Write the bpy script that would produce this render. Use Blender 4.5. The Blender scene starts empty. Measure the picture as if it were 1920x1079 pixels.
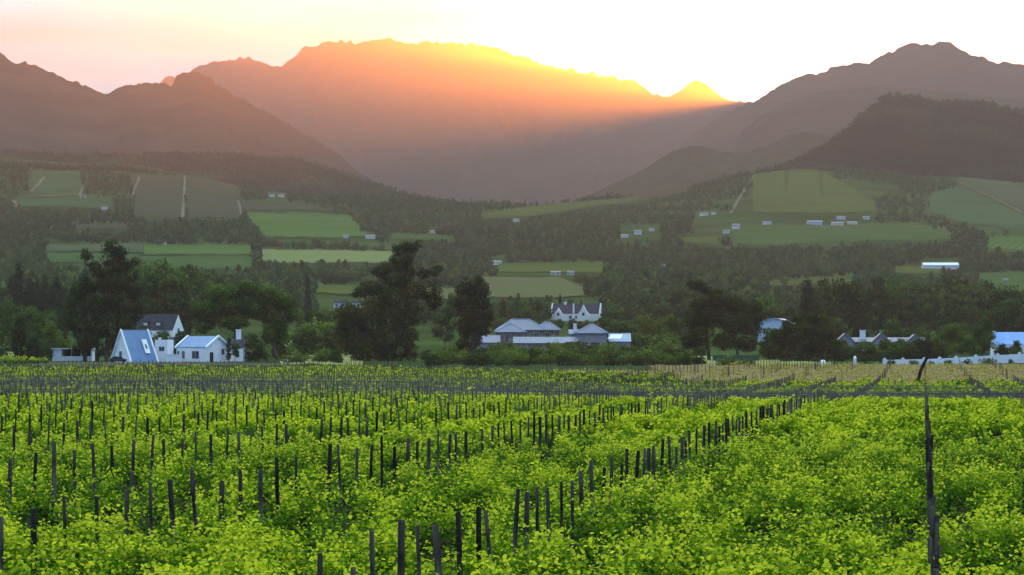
import bpy, math, random
import numpy as np
from mathutils import Vector
rng = np.random.default_rng(7)
random.seed(7)
scene = bpy.context.scene
C = scene.collection

# ------------------------------------------------------------------ camera, sky, sun, exposure
CAMZ = 4.05          # metres above the vineyard soil at the origin
F = 8000.0           # focal length in pixels of a 1920 px wide picture (150 mm lens)
YH = 651.0           # picture row of the true horizon
cd = bpy.data.cameras.new('camera'); cam = bpy.data.objects.new('camera', cd); C.objects.link(cam)
cam.location = (0, 0, CAMZ); cam.rotation_euler = (math.radians(90), 0, 0)
cd.sensor_width = 36; cd.lens = 36 * F / 1920
cd.shift_y = (YH - 539.5) / 1920; cd.clip_start = 1; cd.clip_end = 60000
scene.camera = cam

SUN_PX, SUN_PY = 1550.0, 182.0
saz = math.atan((SUN_PX - 960) / F); sel = math.atan((YH - SUN_PY) / F * math.cos(saz))
sdir = Vector((math.sin(saz) * math.cos(sel), math.cos(saz) * math.cos(sel), math.sin(sel)))
sl = bpy.data.lights.new('sun', 'SUN'); sun = bpy.data.objects.new('sun', sl); C.objects.link(sun)
sl.energy = 4.5; sl.angle = math.radians(0.35); sl.color = (1.0, 0.215, 0.0)
sun.rotation_euler = sdir.to_track_quat('Z', 'Y').to_euler(); sun.location = (0, 0, 50)

GLOW_K = 900.0; GLOW = (10, 13, 14); SKYMUL = (0.03, 0.52, 3.5); DOME = (2.5, 3.2, 3.45)
world = bpy.data.worlds.new("World"); scene.world = world; world.use_nodes = True
nt = world.node_tree; nt.nodes.clear()
def N(nt, t, **kw):
    n = nt.nodes.new(t)
    for k, v in kw.items(): setattr(n, k, v)
    return n
sky = N(nt, 'ShaderNodeTexSky', sky_type='NISHITA', sun_disc=False)
sky.sun_elevation = sel; sky.sun_rotation = saz
sky.altitude = 100; sky.air_density = 1.0; sky.dust_density = 1.5; sky.ozone_density = 1.0
bg = N(nt, 'ShaderNodeBackground'); out = N(nt, 'ShaderNodeOutputWorld')
bg.inputs[1].default_value = 0.15
# glare of the low sun behind the ridge and a fill dome above the view, added to the clear sky
tc = N(nt, 'ShaderNodeTexCoord')
dot = N(nt, 'ShaderNodeVectorMath', operation='DOT_PRODUCT'); dot.inputs[1].default_value = sdir
nt.links.new(tc.outputs['Generated'], dot.inputs[0])
def mth(nt, op, a, b=None, clamp=False):
    n = N(nt, 'ShaderNodeMath', operation=op); n.use_clamp = clamp
    for i, v in enumerate((a, b)):
        if v is None: continue
        if hasattr(v, 'is_output'): nt.links.new(v, n.inputs[i])
        else: n.inputs[i].default_value = v
    return n.outputs[0]
ang = mth(nt, 'SUBTRACT', 1.0, dot.outputs['Value'])
glow = mth(nt, 'EXPONENT', mth(nt, 'MULTIPLY', ang, -GLOW_K))
sep = N(nt, 'ShaderNodeSeparateXYZ'); nt.links.new(tc.outputs['Generated'], sep.inputs[0])
dome = mth(nt, 'SMOOTH_MIN', mth(nt, 'MAXIMUM', mth(nt, 'MULTIPLY', mth(nt, 'SUBTRACT', sep.outputs['Z'], 0.10), 2.0), 0.0), 1.0)
dome = mth(nt, 'MULTIPLY', dome, mth(nt, 'ADD', 1.0, mth(nt, 'MULTIPLY', dot.outputs['Value'], 0.75)))   # brighter on the sunrise side
def vscale(col, f):
    n = N(nt, 'ShaderNodeVectorMath', operation='SCALE')
    n.inputs[0].default_value = col; nt.links.new(f, n.inputs['Scale']); return n.outputs[0]
def vadd(a, b):
    n = N(nt, 'ShaderNodeVectorMath', operation='ADD'); nt.links.new(a, n.inputs[0]); nt.links.new(b, n.inputs[1]); return n.outputs[0]
sg = N(nt, 'ShaderNodeVectorMath', operation='MULTIPLY'); nt.links.new(sky.outputs[0], sg.inputs[0]); sg.inputs[1].default_value = SKYMUL
low = mth(nt, 'EXPONENT', mth(nt, 'MULTIPLY', mth(nt, 'MAXIMUM', sep.outputs['Z'], 0.0), -7.0))     # the bright band over the horizon
sb = N(nt, 'ShaderNodeVectorMath', operation='SCALE'); nt.links.new(sg.outputs[0], sb.inputs[0]); nt.links.new(low, sb.inputs['Scale'])
tot = vadd(sb.outputs[0], vscale(GLOW, glow))
tot = vadd(tot, vscale(DOME, dome))      # added fill light from the upper sky out of view
cmp_ = N(nt, 'ShaderNodeMapping'); cmp_.inputs['Scale'].default_value = (9, 9, 60); nt.links.new(tc.outputs['Generated'], cmp_.inputs[0])
cn = N(nt, 'ShaderNodeTexNoise'); cn.inputs['Scale'].default_value = 1.0; cn.inputs['Detail'].default_value = 4; nt.links.new(cmp_.outputs[0], cn.inputs[0])
cs_ = N(nt, 'ShaderNodeVectorMath', operation='SCALE'); nt.links.new(tot, cs_.inputs[0]); nt.links.new(mth(nt, 'ADD', 0.30, mth(nt, 'MULTIPLY', cn.outputs['Fac'], 1.4)), cs_.inputs['Scale']); tot = cs_.outputs[0]
nt.links.new(tot, bg.inputs[0]); nt.links.new(bg.outputs[0], out.inputs[0])
scene.view_settings.view_transform = 'Standard'; scene.view_settings.look = 'None'
scene.view_settings.gamma = 1; scene.view_settings.use_curve_mapping = False
scene.view_settings.exposure = 2.4
scene.render.engine = 'CYCLES'
cy = scene.cycles
cy.use_denoising = True
try: cy.denoiser = 'OPENIMAGEDENOISE'
except Exception: pass
cy.max_bounces = 6; cy.diffuse_bounces = 3; cy.glossy_bounces = 2; cy.transmission_bounces = 4
cy.transparent_max_bounces = 6; cy.volume_bounces = 2
cy.caustics_reflective = False; cy.caustics_refractive = False

# ------------------------------------------------------------------ materials
def mat(name, col, rough=0.9, col2=None, scale=1.0, noise_detail=4, spec=0.0, vec_scale=(1, 1, 1), metallic=0.0, attr=None, lo=0.35, hi=0.65):
    m = bpy.data.materials.new(name); m.use_nodes = True; t = m.node_tree
    p = t.nodes['Principled BSDF']; p.inputs['Roughness'].default_value = rough
    p.inputs['Specular IOR Level'].default_value = spec; p.inputs['Metallic'].default_value = metallic
    p.inputs['Base Color'].default_value = (*col, 1)
    if col2 is not None:
        tc = t.nodes.new('ShaderNodeTexCoord'); mp = t.nodes.new('ShaderNodeMapping'); mp.inputs['Scale'].default_value = vec_scale
        nz = t.nodes.new('ShaderNodeTexNoise'); nz.inputs['Scale'].default_value = scale; nz.inputs['Detail'].default_value = noise_detail
        rp = t.nodes.new('ShaderNodeValToRGB'); rp.color_ramp.elements[0].position = lo; rp.color_ramp.elements[1].position = hi
        rp.color_ramp.elements[0].color = (*col, 1); rp.color_ramp.elements[1].color = (*col2, 1)
        t.links.new(tc.outputs['Object'], mp.inputs[0]); t.links.new(mp.outputs[0], nz.inputs[0])
        t.links.new(nz.outputs['Fac'], rp.inputs[0]); t.links.new(rp.outputs[0], p.inputs['Base Color'])
    return m

def leafmat(name, c0, c1, c2, trans=0.45):
    """foliage: colour from the per-leaf scatter and painted-shade attribute 'rnd', partly translucent"""
    m = bpy.data.materials.new(name); m.use_nodes = True; t = m.node_tree; t.nodes.clear()
    at = t.nodes.new('ShaderNodeAttribute'); at.attribute_name = 'leaf_tone'
    rp = t.nodes.new('ShaderNodeValToRGB'); e = rp.color_ramp.elements
    e[0].position = 0.0; e[0].color = (*c0, 1); e[1].position = 1.0; e[1].color = (*c2, 1)
    k = e.new(0.55); k.color = (*c1, 1)
    d = t.nodes.new('ShaderNodeBsdfDiffuse'); tr = t.nodes.new('ShaderNodeBsdfTranslucent')
    mx = t.nodes.new('ShaderNodeMixShader'); mx.inputs[0].default_value = trans
    o = t.nodes.new('ShaderNodeOutputMaterial')
    t.links.new(at.outputs['Fac'], rp.inputs[0]); t.links.new(rp.outputs[0], d.inputs[0]); t.links.new(rp.outputs[0], tr.inputs[0])
    t.links.new(d.outputs[0], mx.inputs[1]); t.links.new(tr.outputs[0], mx.inputs[2]); t.links.new(mx.outputs[0], o.inputs[0])
    return m

# ------------------------------------------------------------------ tagging and mesh helpers
def tag(o, label=None, cat=None, group=None, kind=None):
    if label: o['label'] = label
    if cat: o['category'] = cat
    if group: o['group'] = group
    if kind: o['kind'] = kind
    return o
def empty(name, loc, label=None, cat=None, group=None, rz=0.0):
    o = bpy.data.objects.new(name, None); C.objects.link(o); o.location = loc; o.rotation_euler = (0, 0, rz)
    o.empty_display_size = 0.1
    return tag(o, label, cat, group)
def np_mesh(name, V, Q, leaf_tone=None, smooth=False):
    """V (n,3), Q (m,4) or (m,3) faces"""
    me = bpy.data.meshes.new(name)
    V = np.asarray(V, np.float32); Q = np.asarray(Q, np.int32); k = Q.shape[1]
    me.vertices.add(len(V)); me.vertices.foreach_set('co', V.ravel())
    me.loops.add(Q.size); me.loops.foreach_set('vertex_index', Q.ravel())
    me.polygons.add(len(Q)); me.polygons.foreach_set('loop_start', np.arange(0, Q.size, k, dtype=np.int32))
    if smooth: me.polygons.foreach_set('use_smooth', np.ones(len(Q), bool))
    if leaf_tone is not None:
        a = me.attributes.new('leaf_tone', 'FLOAT', 'FACE'); a.data.foreach_set('value', np.asarray(leaf_tone, np.float32))
    me.update(); me.validate()
    return me
def obj(name, me, m=None, parent=None, loc=None):
    o = bpy.data.objects.new(name, me); C.objects.link(o)
    if m is not None and not me.materials: me.materials.append(m)
    if parent is not None: o.parent = parent
    if loc is not None: o.location = loc
    return o
class MB:
    """collects polygons into one mesh"""
    def __init__(s): s.v = []; s.f = []
    def poly(s, pts):
        i = len(s.v); s.v += [tuple(p) for p in pts]; s.f.append(tuple(range(i, i + len(pts)))); return s
    def box(s, x0, x1, y0, y1, z0, z1):
        i = len(s.v)
        s.v += [(x, y, z) for z in (z0, z1) for (x, y) in ((x0, y0), (x1, y0), (x1, y1), (x0, y1))]
        s.f += [tuple(i + k for k in q) for q in ((0, 3, 2, 1), (4, 5, 6, 7), (0, 1, 5, 4), (1, 2, 6, 5), (2, 3, 7, 6), (3, 0, 4, 7))]
        return s
    def prism(s, prof, y0, y1, axis='y'):
        """profile of (a, z) points pushed along y (or x)"""
        n = len(prof); i = len(s.v)
        for y in (y0, y1):
            for a, z in prof: s.v.append((a, y, z) if axis == 'y' else (y, a, z))
        s.f.append(tuple(i + k for k in range(n))); s.f.append(tuple(i + n + k for k in reversed(range(n))))
        for k in range(n):
            j = (k + 1) % n; s.f.append((i + k, i + n + k, i + n + j, i + j))
        return s
    def tube(s, pts, rad, n=7, cap=True):
        i0 = len(s.v); P = [Vector(p) for p in pts]
        for k, p in enumerate(P):
            d = (P[min(k + 1, len(P) - 1)] - P[max(k - 1, 0)]).normalized()
            a = d.orthogonal().normalized(); b = d.cross(a)
            for q in range(n):
                t = 2 * math.pi * q / n; s.v.append(tuple(p + (a * math.cos(t) + b * math.sin(t)) * rad[k]))
        for k in range(len(P) - 1):
            for q in range(n):
                a = i0 + k * n + q; b = i0 + k * n + (q + 1) % n; s.f.append((a, b, b + n, a + n))
        if cap:
            s.f.append(tuple(i0 + q for q in reversed(range(n)))); e = i0 + (len(P) - 1) * n; s.f.append(tuple(e + q for q in range(n)))
        return s
    def mesh(s, name):
        me = bpy.data.meshes.new(name); me.from_pydata(s.v, [], s.f); me.update()
        import bmesh
        bm = bmesh.new(); bm.from_mesh(me); bmesh.ops.recalc_face_normals(bm, faces=bm.faces); bm.to_mesh(me); bm.free()
        return me
    def build(s, name, m, parent=None, loc=None):
        return obj(name, s.mesh(name), m, parent, loc)

# value noise on numpy arrays
_perm = np.random.default_rng(3).random((256, 256))
def vn(x, y):
    xi = np.floor(x).astype(int); yi = np.floor(y).astype(int); fx = x - xi; fy = y - yi
    fx = fx * fx * (3 - 2 * fx); fy = fy * fy * (3 - 2 * fy)
    g = lambda a, b: _perm[a & 255, b & 255]
    return (g(xi, yi) * (1 - fx) + g(xi + 1, yi) * fx) * (1 - fy) + (g(xi, yi + 1) * (1 - fx) + g(xi + 1, yi + 1) * fx) * fy - 0.5
def fbm(x, y, o=4):
    r = 0; a = 1.0
    for i in range(o): r = r + a * vn(x * 2 ** i + 17.3 * i, y * 2 ** i + 5.1 * i); a *= 0.5
    return r
def sst(x, a, b):
    t = np.clip((x - a) / (b - a), 0, 1); return t * t * (3 - 2 * t)

# ------------------------------------------------------------------ the lie of the land
ZS = np.array([-200., 0, 150, 222, 270, 300, 360, 450, 620, 640, 700, 780, 850, 900])
DR = np.array([4.05, 4.05, 4.15, 4.4, 4.45, 4.9, 5.9, 6.2, 6.2, 5.9, 5.25, 4.4, 3.7, 3.5])     # depth of the soil below the camera, right side
DL = np.array([4.05, 4.05, 4.1, 4.25, 4.35, 4.45, 4.7, 5.1, 5.0, 4.95, 4.7, 4.3, 3.9, 3.7])
# beyond: valley floor and slopes, as elevation (m above the camera) per depth for a fan of directions
VZ = np.array([900., 1000, 1200, 1500, 1800, 2200, 2600, 3000, 3400, 3800, 4200, 5000, 7000, 12000])
VX = np.array([-1500., -200, 200, 600, 900, 1200, 1500, 1750, 1920, 3500])
VY = np.array([
 [684,676,650,615,585,545,495,450,400,350,300,280,300,400],
 [684,676,650,615,585,545,495,450,400,355,310,290,300,400],
 [684,676,650,618,588,545,498,452,402,360,322,310,330,420],
 [684,676,655,622,592,548,503,460,420,388,366,372,400,450],
 [684,677,655,622,592,552,512,472,432,400,386,398,420,460],
 [684,677,656,622,592,552,512,472,432,396,372,385,410,450],
 [684,677,660,635,604,562,520,470,418,366,325,330,380,420],
 [688,680,664,638,608,568,525,478,428,378,338,330,380,420],
 [684,676,662,638,608,568,525,480,432,385,350,340,380,420],
 [684,676,662,638,608,568,525,480,432,385,350,340,380,420]], float)
def ground(X, Y):
    X = np.asarray(X, float); Y = np.asarray(Y, float)
    w = sst(X + 0 * Y, -14, 16)
    near = -(np.interp(Y, ZS, DL) * (1 - w) + np.interp(Y, ZS, DR) * w)
    Yc = np.clip(Y, 900, 12000); px = np.clip(960 + F * X / np.maximum(Yc, 1), -1499, 3499)
    fi = np.interp(px, VX, np.arange(len(VX))); i = np.clip(fi.astype(int), 0, len(VX) - 2); fx = fi - i; fx = fx * fx * (3 - 2 * fx)
    zi = np.interp(Yc, VZ, np.arange(len(VZ))); j = np.clip(zi.astype(int), 0, len(VZ) - 2); fz = zi - j
    y = (VY[i, j] * (1 - fz) + VY[i, j + 1] * fz) * (1 - fx) + (VY[i + 1, j] * (1 - fz) + VY[i + 1, j + 1] * fz) * fx
    far = (YH - y) * Yc / F
    far = far + sst(Yc, 1300, 3500) * 7 * fbm(X / 260 + 3, Yc / 330, 3)
    t = sst(Y, 860, 960)
    h = np.where(Y < 860, near, near * (1 - t) + far * t)
    h = h + 0.10 * fbm(X / 14 + 40, Y / 14, 2) * (1 - sst(Y, 800, 900))
    return h + CAMZ
def G(x, y): return float(ground(np.array([x]), np.array([y]))[0])
_YS = np.concatenate([np.arange(40, 900, 2.0), np.arange(900, 5200, 4.0)])
def at(px, py, ymin=40, ymax=5200, dz=0.0):
    """the point of the ground seen at pixel (px, py) of the 1920 px picture"""
    ys = _YS[(_YS >= ymin) & (_YS <= ymax)]
    X = (px - 960) / F * ys; z = ground(X, ys) + dz
    sy = YH - F * (z - CAMZ) / ys
    k = np.nonzero(sy <= py)[0]
    k = k[0] if len(k) else len(ys) - 1
    return float(X[k]), float(ys[k]), float(z[k]) - dz
def px2x(px, Y): return (px - 960) / F * Y

# ground sheet
def grid_sheet(name, ys, lat, m, zoff=0.0):
    nx = len(lat); V = []
    YY = np.repeat(ys, nx); XX = (np.tile(lat, len(ys))) * np.maximum(YY, 60) / 1000
    ZZ = ground(XX, YY) + zoff
    V = np.stack([XX, YY, ZZ], 1)
    a = np.arange(len(ys) - 1)[:, None] * nx + np.arange(nx - 1)[None, :]; a = a.ravel()
    Q = np.stack([a, a + 1, a + 1 + nx, a + nx], 1)
    return obj(name, np_mesh(name, V, Q, smooth=True), m)

M = {}
M['soil'] = mat('soil', (0.026, 0.019, 0.012), 1.0, (0.016, 0.026, 0.008), 0.8, 6)
M['valley'] = mat('valley_ground', (0.018, 0.036, 0.010), 1.0, (0.045, 0.078, 0.020), 0.012, 10)
M['mountain'] = mat('mountain_rock', (0.016, 0.020, 0.012), 1.0, (0.050, 0.046, 0.032), 0.010, 10, vec_scale=(1, 1, 2.5))
M['forest_hill'] = mat('forest_hill', (0.008, 0.016, 0.006), 1.0, (0.035, 0.045, 0.016), 0.05, 10)
lat = np.concatenate([[-1500, -900, -500, -300], np.linspace(-200, 200, 201), [300, 500, 900, 1500]])
ysv = np.concatenate([np.arange(-60, 900, 6.0), np.arange(900, 1000, 5), np.arange(1000, 5000, 20.0), np.arange(5000, 18001, 250)])
gr = grid_sheet('ground', ysv, lat, M['valley']); tag(gr, kind='structure')
# ------------------------------------------------------------------ mountains: real ridges with front and back slopes
RIDGES = {}
def ridge(name, prof, dist, foot_y, m, depth_front, depth_back, amp=1.0, jag=2.0, seed=0, dvar=None):
    """prof: skyline points in picture pixels, placed at distance dist; slopes run down to the foot in front and fall away behind"""
    p = np.array(prof, float); xs = np.arange(p[0, 0], p[-1, 0] + 1, 4.0)
    yy = np.interp(xs, p[:, 0], p[:, 1]); D = dist if dvar is None else np.interp(xs, [a for a, b in dvar], [b for a, b in dvar])
    D = np.full_like(xs, dist) if dvar is None else D
    X = (xs - 960) / F * D; Zc = (YH - yy) / F * D + CAMZ
    J = jag * (D / 8000) * (fbm(xs / 9 + seed, xs * 0 + seed, 3)) * 2.2
    W = 9; Zs = np.convolve(np.pad(Zc, W, 'edge'), np.ones(2 * W + 1) / (2 * W + 1), 'valid')
    Zc0 = Zc
    rows = []; NF, NB = 60, 12
    ft = np.interp(xs, [a for a, b in foot_y], [b for a, b in foot_y])
    for k in range(-NF, NB + 1):
        if k <= 0:
            t = -k / NF; Y = D - depth_front * t
            zf = (YH - ft) / F * (D - depth_front) + CAMZ - 30
            prf = (1 - t) ** 1.25; e = math.exp(-t * 14); Zc = Zc0 * e + Zs * (1 - e) + J * math.exp(-t * 40)
            Z = zf + (Zc - zf) * prf
            rel = np.sin(math.pi * min(1, t * 1.0 + 0.0)) ** 0.6 if 0 < t < 1 else 0.0
            n1 = fbm(X / 420 + seed * 3.1, Y / 900 + seed, 5)
            gul = -np.abs(fbm(X / 170 + seed + 0.35 * fbm(X / 300, Y / 300, 2), Y / 1600 + seed * 2, 4))
            Z = Z + rel * amp * (Zc - zf) * (0.20 * n1 + 0.28 * gul) * min(1, t * 4)
            XX = X * Y / D
        else:
            t = k / NB; Y = D + depth_back * t; Zc = Zc0 + J; Z = Zc - (Zc + 60) * t ** 1.1; XX = X
        rows.append(np.stack([XX, Y, Z], 1))
    V = np.concatenate(rows); nx = len(xs)
    a = (np.arange(NF + NB)[:, None] * nx + np.arange(nx - 1)[None, :]).ravel()
    Q = np.stack([a, a + 1, a + 1 + nx, a + nx], 1)
    o = obj(name, np_mesh(name, V, Q, smooth=True), m); tag(o, kind='structure'); RIDGES[name] = (V, nx, NF); return o

L1 = [(-900,180),(-500,60),(-200,75),(-60,70),(0,97),(10,108),(28,119),(45,117),(62,121),(78,128),(90,135),(105,138),(112,143),(125,149),(145,155),(165,163),(180,167),(195,174),(205,175),(215,168),(228,165),(245,160),(265,158),(285,156),(300,156),(312,160),(322,163),(325,152),(330,145),(342,138),(355,135),(370,136),(385,141),(398,147),(405,158),(420,167),(440,178),(460,189),(480,200),(500,210),(520,222),(560,243),(620,280),(700,340),(800,420)]
P2 = [(200,300),(285,170),(300,155),(308,146),(322,143),(340,150),(400,200),(480,320)]
CM = [(250,260),(320,170),(355,140),(365,128),(370,125),(385,122),(405,115),(415,118),(430,112),(450,108),(465,108),(478,116),(495,116),(508,122),(528,124),(540,112),(560,98),(572,90),(585,88),(600,81),(620,78),(640,78),(665,80),(685,76),(710,74),(718,70),(725,70),(735,74),(745,81),(755,80),(778,83),(790,79),(840,78),(868,83),(885,82),(910,87),(925,89),(945,98),(965,105),(975,105),(990,112),(1010,119),(1035,125),(1075,131),(1090,136),(1105,139),(1110,136),(1115,139),(1150,142),(1165,152),(1190,154),(1210,165),(1228,178),(1243,185),(1280,189),(1340,191),(1400,193),(1420,191),(1450,179),(1500,156),(1600,135),(1700,112),(2100,160),(2500,200)]  # unseen right end raised behind the right mountain to block sunlight
PK = [(1200,200),(1230,192),(1243,184),(1255,181),(1268,174),(1280,167),(1290,158),(1303,151),(1315,153),(1328,162),(1340,173),(1355,182),(1370,189),(1395,192),(1450,200),(1600,240)]
R1 = [(1180,390),(1250,300),(1300,250),(1330,230),(1380,205),(1408,193),(1420,188),(1435,178),(1447,170),(1470,158),(1505,140),(1530,139),(1545,134),(1560,127),(1580,122),(1600,120),(1630,118),(1640,112),(1650,104),(1662,99),(1675,96),(1685,87),(1700,83),(1718,80),(1728,84),(1750,82),(1760,78),(1772,77),(1785,82),(1795,90),(1810,98),(1822,106),(1838,109),(1845,107),(1855,114),(1870,118),(1890,117),(1910,118),(1920,121),(2050,140),(2400,90),(2900,150)]
R2 = [(1270,420),(1340,330),(1370,282),(1385,255),(1400,238),(1415,225),(1430,215),(1460,200),(1500,182),(1540,172),(1590,168),(1640,162),(1700,165),(1800,175),(1920,190),(2200,200),(2900,260)]
R3 = [(1000,420),(1080,375),(1140,350),(1200,320),(1210,315),(1240,298),(1265,283),(1285,277),(1303,272),(1320,276),(1350,284),(1375,286),(1400,285),(1420,280),(1450,268),(1480,255),(1510,248),(1540,250),(1570,258),(1640,275),(1800,300),(2000,380)]
R4 = [(1380,360),(1460,318),(1500,300),(1540,280),(1575,256),(1595,240),(1610,222),(1625,207),(1640,199),(1665,194),(1700,192),(1730,198),(1755,207),(1780,204),(1820,204),(1860,210),(1890,216),(1920,222),(2100,240),(2500,200),(3000,300)]
L0 = [(-900,250),(-300,270),(0,283),(150,292),(300,288),(450,290),(560,300),(640,324),(700,345),(760,364),(820,376),(870,385),(950,400)]
ridge('far_peak', P2, 16800, [(0,420),(2000,420)], M['mountain'], 2500, 1500, 0.6, 1.5, 4)
ridge('small_peak', PK, 15900, [(0,420),(2500,420)], M['mountain'], 1500, 1500, 0.3, 1.0, 5)
ridge('central_mountain', CM, 15000, [(0,400),(2500,400)], M['mountain'], 4500, 1500, 1.0, 3.2, 1)
ridge('left_mountain', L1, 7300, [(-1000,330),(700,380),(2500,400)], M['mountain'], 1500, 2500, 0.8, 2.6, 2)
ridge('right_mountain', R1, 10800, [(0,400),(2500,400)], M['mountain'], 2600, 2000, 0.7, 2.6, 3)
ridge('right_spur', R2, 8500, [(0,400),(3000,400)], M['mountain'], 1900, 1500, 0.7, 1.5, 6)
ridge('low_ridge', R3, 6800, [(0,400),(2500,400)], M['forest_hill'], 700, 1200, 0.5, 1.5, 7)
ridge('wooded_hill', R4, 5000, [(0,420),(1400,345),(1600,385),(2500,390)], M['forest_hill'], 500, 900, 0.35, 2.0, 8)
ridge('left_hill', L0, 5200, [(-1000,360),(0,350),(700,392),(2500,420)], M['forest_hill'], 500, 900, 0.35, 1.5, 9)

# ------------------------------------------------------------------ fields and tracks draped over the valley slopes
def field(name, top, bot, m, steps=14, dz=0.7, dx=6.0, jag=1.0):
    top = np.array(top, float); bot = np.array(bot, float)
    x0 = max(top[0, 0], bot[0, 0]); x1 = min(top[-1, 0], bot[-1, 0]); xs = np.linspace(x0, x1, max(3, int((x1 - x0) / dx)))
    V = []
    for x in xs:
        yb = np.interp(x, bot[:, 0], bot[:, 1]) + jag * 3.2 * float(fbm(np.array([x / 21.0]), np.array([bot[0, 1] * .37]), 3)[0]); yt = np.interp(x, top[:, 0], top[:, 1]) + jag * 3.2 * float(fbm(np.array([x / 24.0]), np.array([top[0, 1] * .53]), 3)[0]); yb = max(yb, yt + .5)
        Yb = at(x, yb, 860)[1]; Yt = max(at(x, yt, 860)[1], Yb + 1)
        Y = np.linspace(Yb, Yt, steps); X = (x - 960) / F * Y
        V.append(np.stack([X, Y, ground(X, Y) + dz], 1))
    V = np.concatenate(V); n = len(xs)
    a = (np.arange(n - 1)[:, None] * steps + np.arange(steps - 1)[None, :]).ravel()
    Q = np.stack([a, a + steps, a + steps + 1, a + 1], 1)
    return tag(obj(name, np_mesh(name, V, Q, smooth=True), m), kind='structure')
def fmat(name, c, c2=None, sc=0.02, stripes=None, cs=None):
    m = mat(name, c, 1.0, c2 or tuple(v * 1.35 for v in c), sc, 6, spec=0.0)
    if stripes:
        t = m.node_tree; p = t.nodes['Principled BSDF']; old = p.inputs['Base Color'].links[0].from_socket
        tc = t.nodes.new('ShaderNodeTexCoord'); mp = t.nodes.new('ShaderNodeMapping'); mp.inputs['Rotation'].default_value = (0, 0, stripes[1])
        w = t.nodes.new('ShaderNodeTexWave'); w.inputs['Scale'].default_value = stripes[0]; w.inputs['Distortion'].default_value = 0.6
        mx = t.nodes.new('ShaderNodeMixRGB'); mx.inputs[2].default_value = (*cs, 1)
        t.links.new(tc.outputs['Object'], mp.inputs[0]); t.links.new(mp.outputs[0], w.inputs[0]); t.links.new(w.outputs[0], mx.inputs[0])
        t.links.new(old, mx.inputs[1]); t.links.new(mx.outputs[0], p.inputs['Base Color'])
    return m
M['bright'] = fmat('bright_field', (0.048, 0.105, 0.026), (0.085, 0.150, 0.035), 0.012, (0.05, 0.2), (0.045, 0.09, 0.02))
M['bright2'] = fmat('green_field', (0.032, 0.072, 0.024), (0.060, 0.108, 0.03), 0.012, (0.06, 1.2), (0.035, 0.07, 0.02))
M['olive'] = fmat('olive_field', (0.055, 0.080, 0.018), (0.082, 0.110, 0.025), 0.012, (0.05, 0.9), (0.05, 0.07, 0.018))
M['teal'] = fmat('dark_field', (0.028, 0.064, 0.028), (0.044, 0.088, 0.034), 0.012)
M['dull'] = fmat('dull_field', (0.030, 0.042, 0.022), (0.042, 0.054, 0.028), 0.02, (0.06, 0.4), (0.048, 0.055, 0.034))
M['grey'] = fmat('grey_field', (0.045, 0.068, 0.035), (0.062, 0.082, 0.042), 0.015)
M['scrub'] = fmat('scrub_field', (0.10, 0.085, 0.05), (0.07, 0.105, 0.03), 0.03)
M['rows'] = fmat('vine_row_field', (0.07, 0.12, 0.03), (0.09, 0.14, 0.03), 0.02, (0.10, 0.35), (0.20, 0.22, 0.10))
M['track'] = mat('sandy_track', (0.10, 0.095, 0.065), 1.0, (0.20, 0.175, 0.13), 0.03)
M['meadow'] = fmat('meadow_grass', (0.12, 0.16, 0.04), (0.27, 0.27, 0.11), 0.18)
M['paledirt'] = mat('pale_dirt', (0.11, 0.10, 0.07), 1.0, (0.06, 0.07, 0.03), 0.3)
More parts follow.
